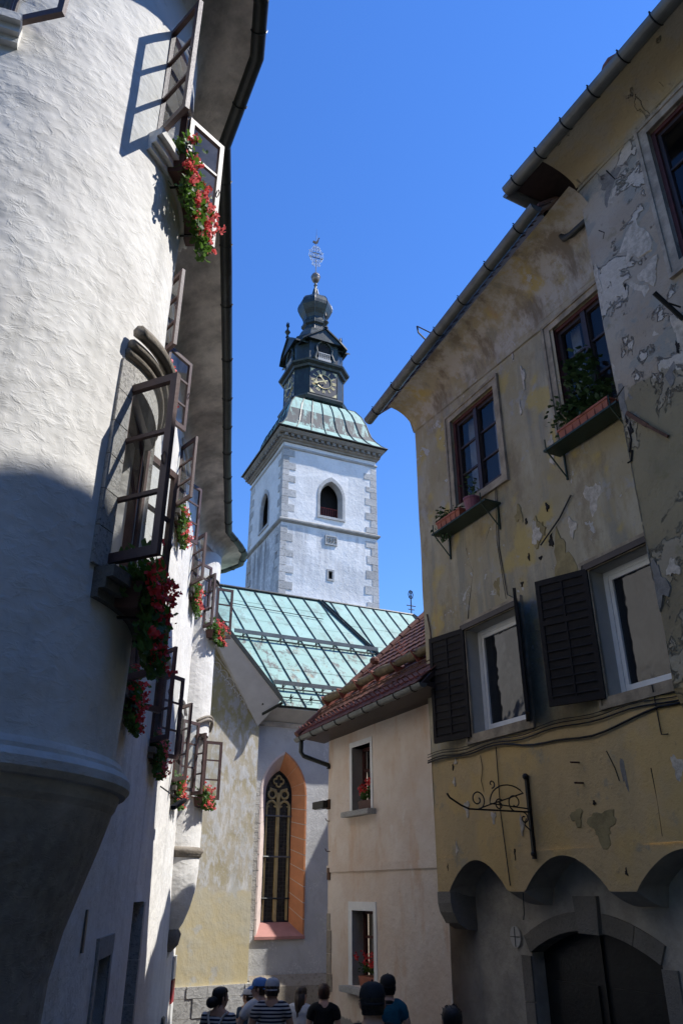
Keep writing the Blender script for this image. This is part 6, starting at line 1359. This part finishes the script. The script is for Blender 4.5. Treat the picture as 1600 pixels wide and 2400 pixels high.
    if cap:
        cm=headmesh(hc+Vector((0,0,.008*k)),turn,tilt,k,.015,lambda t,dz: dz>(.018 if math.cos(t)<-.5 else .022)); cp_=piece(cm,'cap',cap)
        V=[];n=13
        for j in range(3):
            for i in range(n):
                t=-1.05+2.1*i/(n-1); rr=1+.0+[0,.36,.62][j]*math.cos(t)**.7; V.append(hc+Rm@Vector((math.sin(t)*.090,math.cos(t)*.114*rr,.040-.018*j-[0,.0,.006][j]))*k)
        piece(MB().add(V,[(j*n+i,j*n+i+1,(j+1)*n+i+1,(j+1)*n+i) for j in range(2) for i in range(n-1)]).add([v-Vector((0,0,.006)) for v in V],[(j*n+i,j*n+i+1,(j+1)*n+i+1,(j+1)*n+i) for j in range(2) for i in range(n-1)]),'cap_visor',cap)
        piece(MB().sphere(hc+Vector((0,-.008,.143))*k,.008*k,8,5),'cap_button',cap)
        for q in range(6):
            a=math.pi*q/3+.3; piece(MB().tube([hc+Rm@Vector((math.sin(a)*x_,math.cos(a)*y_-.004,z_))*k for x_,y_,z_ in ((.097,.118,.035),(.094,.115,.066),(.081,.101,.100),(.058,.073,.122),(.02,.025,.136))],.003*k,4),'cap_seam',cap)
        # strap over the opening at the back
        piece(MB().tube([hc+Rm@Vector((math.sin(a)*.092,math.cos(a)*.116-.002,.005))*k for a in [math.pi*(.72+.56*q/8) for q in range(9)]],.009*k,5),'cap_strap',cap)
    ey=MB()
    for s in (-1,1): ey.sphere(hc+Rm@Vector((s*.031,.091,.004))*k,.0115*k,8,6)
    piece(ey,'eyes','whitewood'); mo=MB().tube([hc+Rm@Vector((x,.098-abs(x)*.5,-.072))*k for x in (-.024,-.01,.01,.024)],.005*k,5); piece(mo,'mouth','pinkstone')
    return root,J,k,hc,Rm
pr_=person
P1=pr_('woman with dark hair in a bun and a striped shirt, turned to the right',517,2313,11.3,12,.92,'stripe','jean','skin','hair','bun',None,R_(38),0,.62)
pr_('person in a slate blue shirt and grey cap, farthest left by the stone plinth',583,2318,16.2,-35,.95,'navy','jean','skin','hair','short','capg',R_(-25),0,.6)
P3=pr_('man in a white T-shirt and blue cap with sunglasses, gesturing to the left',611,2294,12.9,-38,1.05,'wcot','jean','skin2','hair2','short','capb',R_(-38),0,.5,{'l':{'el':(-.34,.10,1.12),'wr':(-.40,.34,1.22),'open':True}})
pr_('man with a grey cap seen from behind in a navy and white striped T-shirt',639,2295,11.9,-2,1.12,'stripe','jean','skin','hair2','short','capg',R_(4),R_(-6),.55)
pr_('woman with long brown hair and a loose white blouse, seen from behind',706,2312,13.9,18,1.15,'wcot','jean','skin2','hair2','long',None,R_(18),0,1.5,None,.012)
pr_('person with short auburn hair in a black T-shirt, seen from behind',759,2306,13.6,4,1.0,'bcot','jean','skin2','hairred','short',None,R_(0),0,.6)
pr_('nearest man, in a black cap, large and dark in the bottom foreground',872,2307,6.5,-3,1.05,'bcot','jean','skin','hair','short','capk',0,R_(-4),.6)
pr_('man in a teal polo shirt with dark collar and dark hair, seen from behind',908,2287,11.1,3,1.0,'teal','jean','skin2','hair','short','capk',R_(-10),0,.55,None,0,'bcot')
pr_('person with tousled black hair, only the head showing near the arched door',1058,2358,7.4,-5,1.0,'bcot','jean','skin','hair','short',None,0,0,.6)
# sunglasses and wristband of the gesturing man
r3,J3,k3,h3,Rm3=P3
mb=MB()
for s in (-1,1): mb.sphere(h3+Rm3@Vector((s*.034,.103,.004))*k3,.024*k3,8,6,(1,.5,.8)).tube([h3+Rm3@Vector((s*.056,.095,.01))*k3,h3+Rm3@Vector((s*.080,.0,.008))*k3],.005*k3,4)
o=bpy.data.objects.new('sunglasses',mb.mesh('sunglasses',M['iron'],True)); C.objects.link(o); o.parent=r3
d=(J3['wrl']-J3['ell']).normalized(); o=bpy.data.objects.new('wristband',MB().tube([J3['wrl']-d*.03,J3['wrl']-d*.015],.034*k3,10).mesh('wristband',M['wcot'])); C.objects.link(o); o.parent=r3
# backpack of the woman with the bun
r1,J1,k1,_,_=P1
bk=thing('backpack','small cream drawstring backpack on the back of the woman with the bun','backpack',r1.location,r1.rotation_euler.z)
mb=MB().sphere(J1['belly']+Vector((0,-.185,.03)),.14,14,10,(.85,.5,1.15)); o=bpy.data.objects.new('bag',mb.mesh('bag',M['cream'],True)); C.objects.link(o); o.parent=bk
for s in (-1,1):
    pts=[J1['belly']+Vector((s*.02,-.20,.19)),J1['chest']+Vector((s*.05,-.165,.03)),J1['neck0']+Vector((s*.095,-.115,-.01)),J1['neck0']+Vector((s*.115,.0,.03)),J1['chest']+Vector((s*.125,.135,.04)),J1['belly']+Vector((s*.16,.06,.0))]
    o=bpy.data.objects.new('shoulder_strap',MB().tube(pts,.015,5).mesh('shoulder_strap',M['cream'],True)); C.objects.link(o); o.parent=bk
o=bpy.data.objects.new('drawcord',MB().tube([J1['belly']+Vector((.07*math.cos(a),-.19+.03*math.sin(a),.175)) for a in [2*math.pi*q/12 for q in range(12)]],.012,5,closed=True).mesh('drawcord',M['cream'])); C.objects.link(o); o.parent=bk
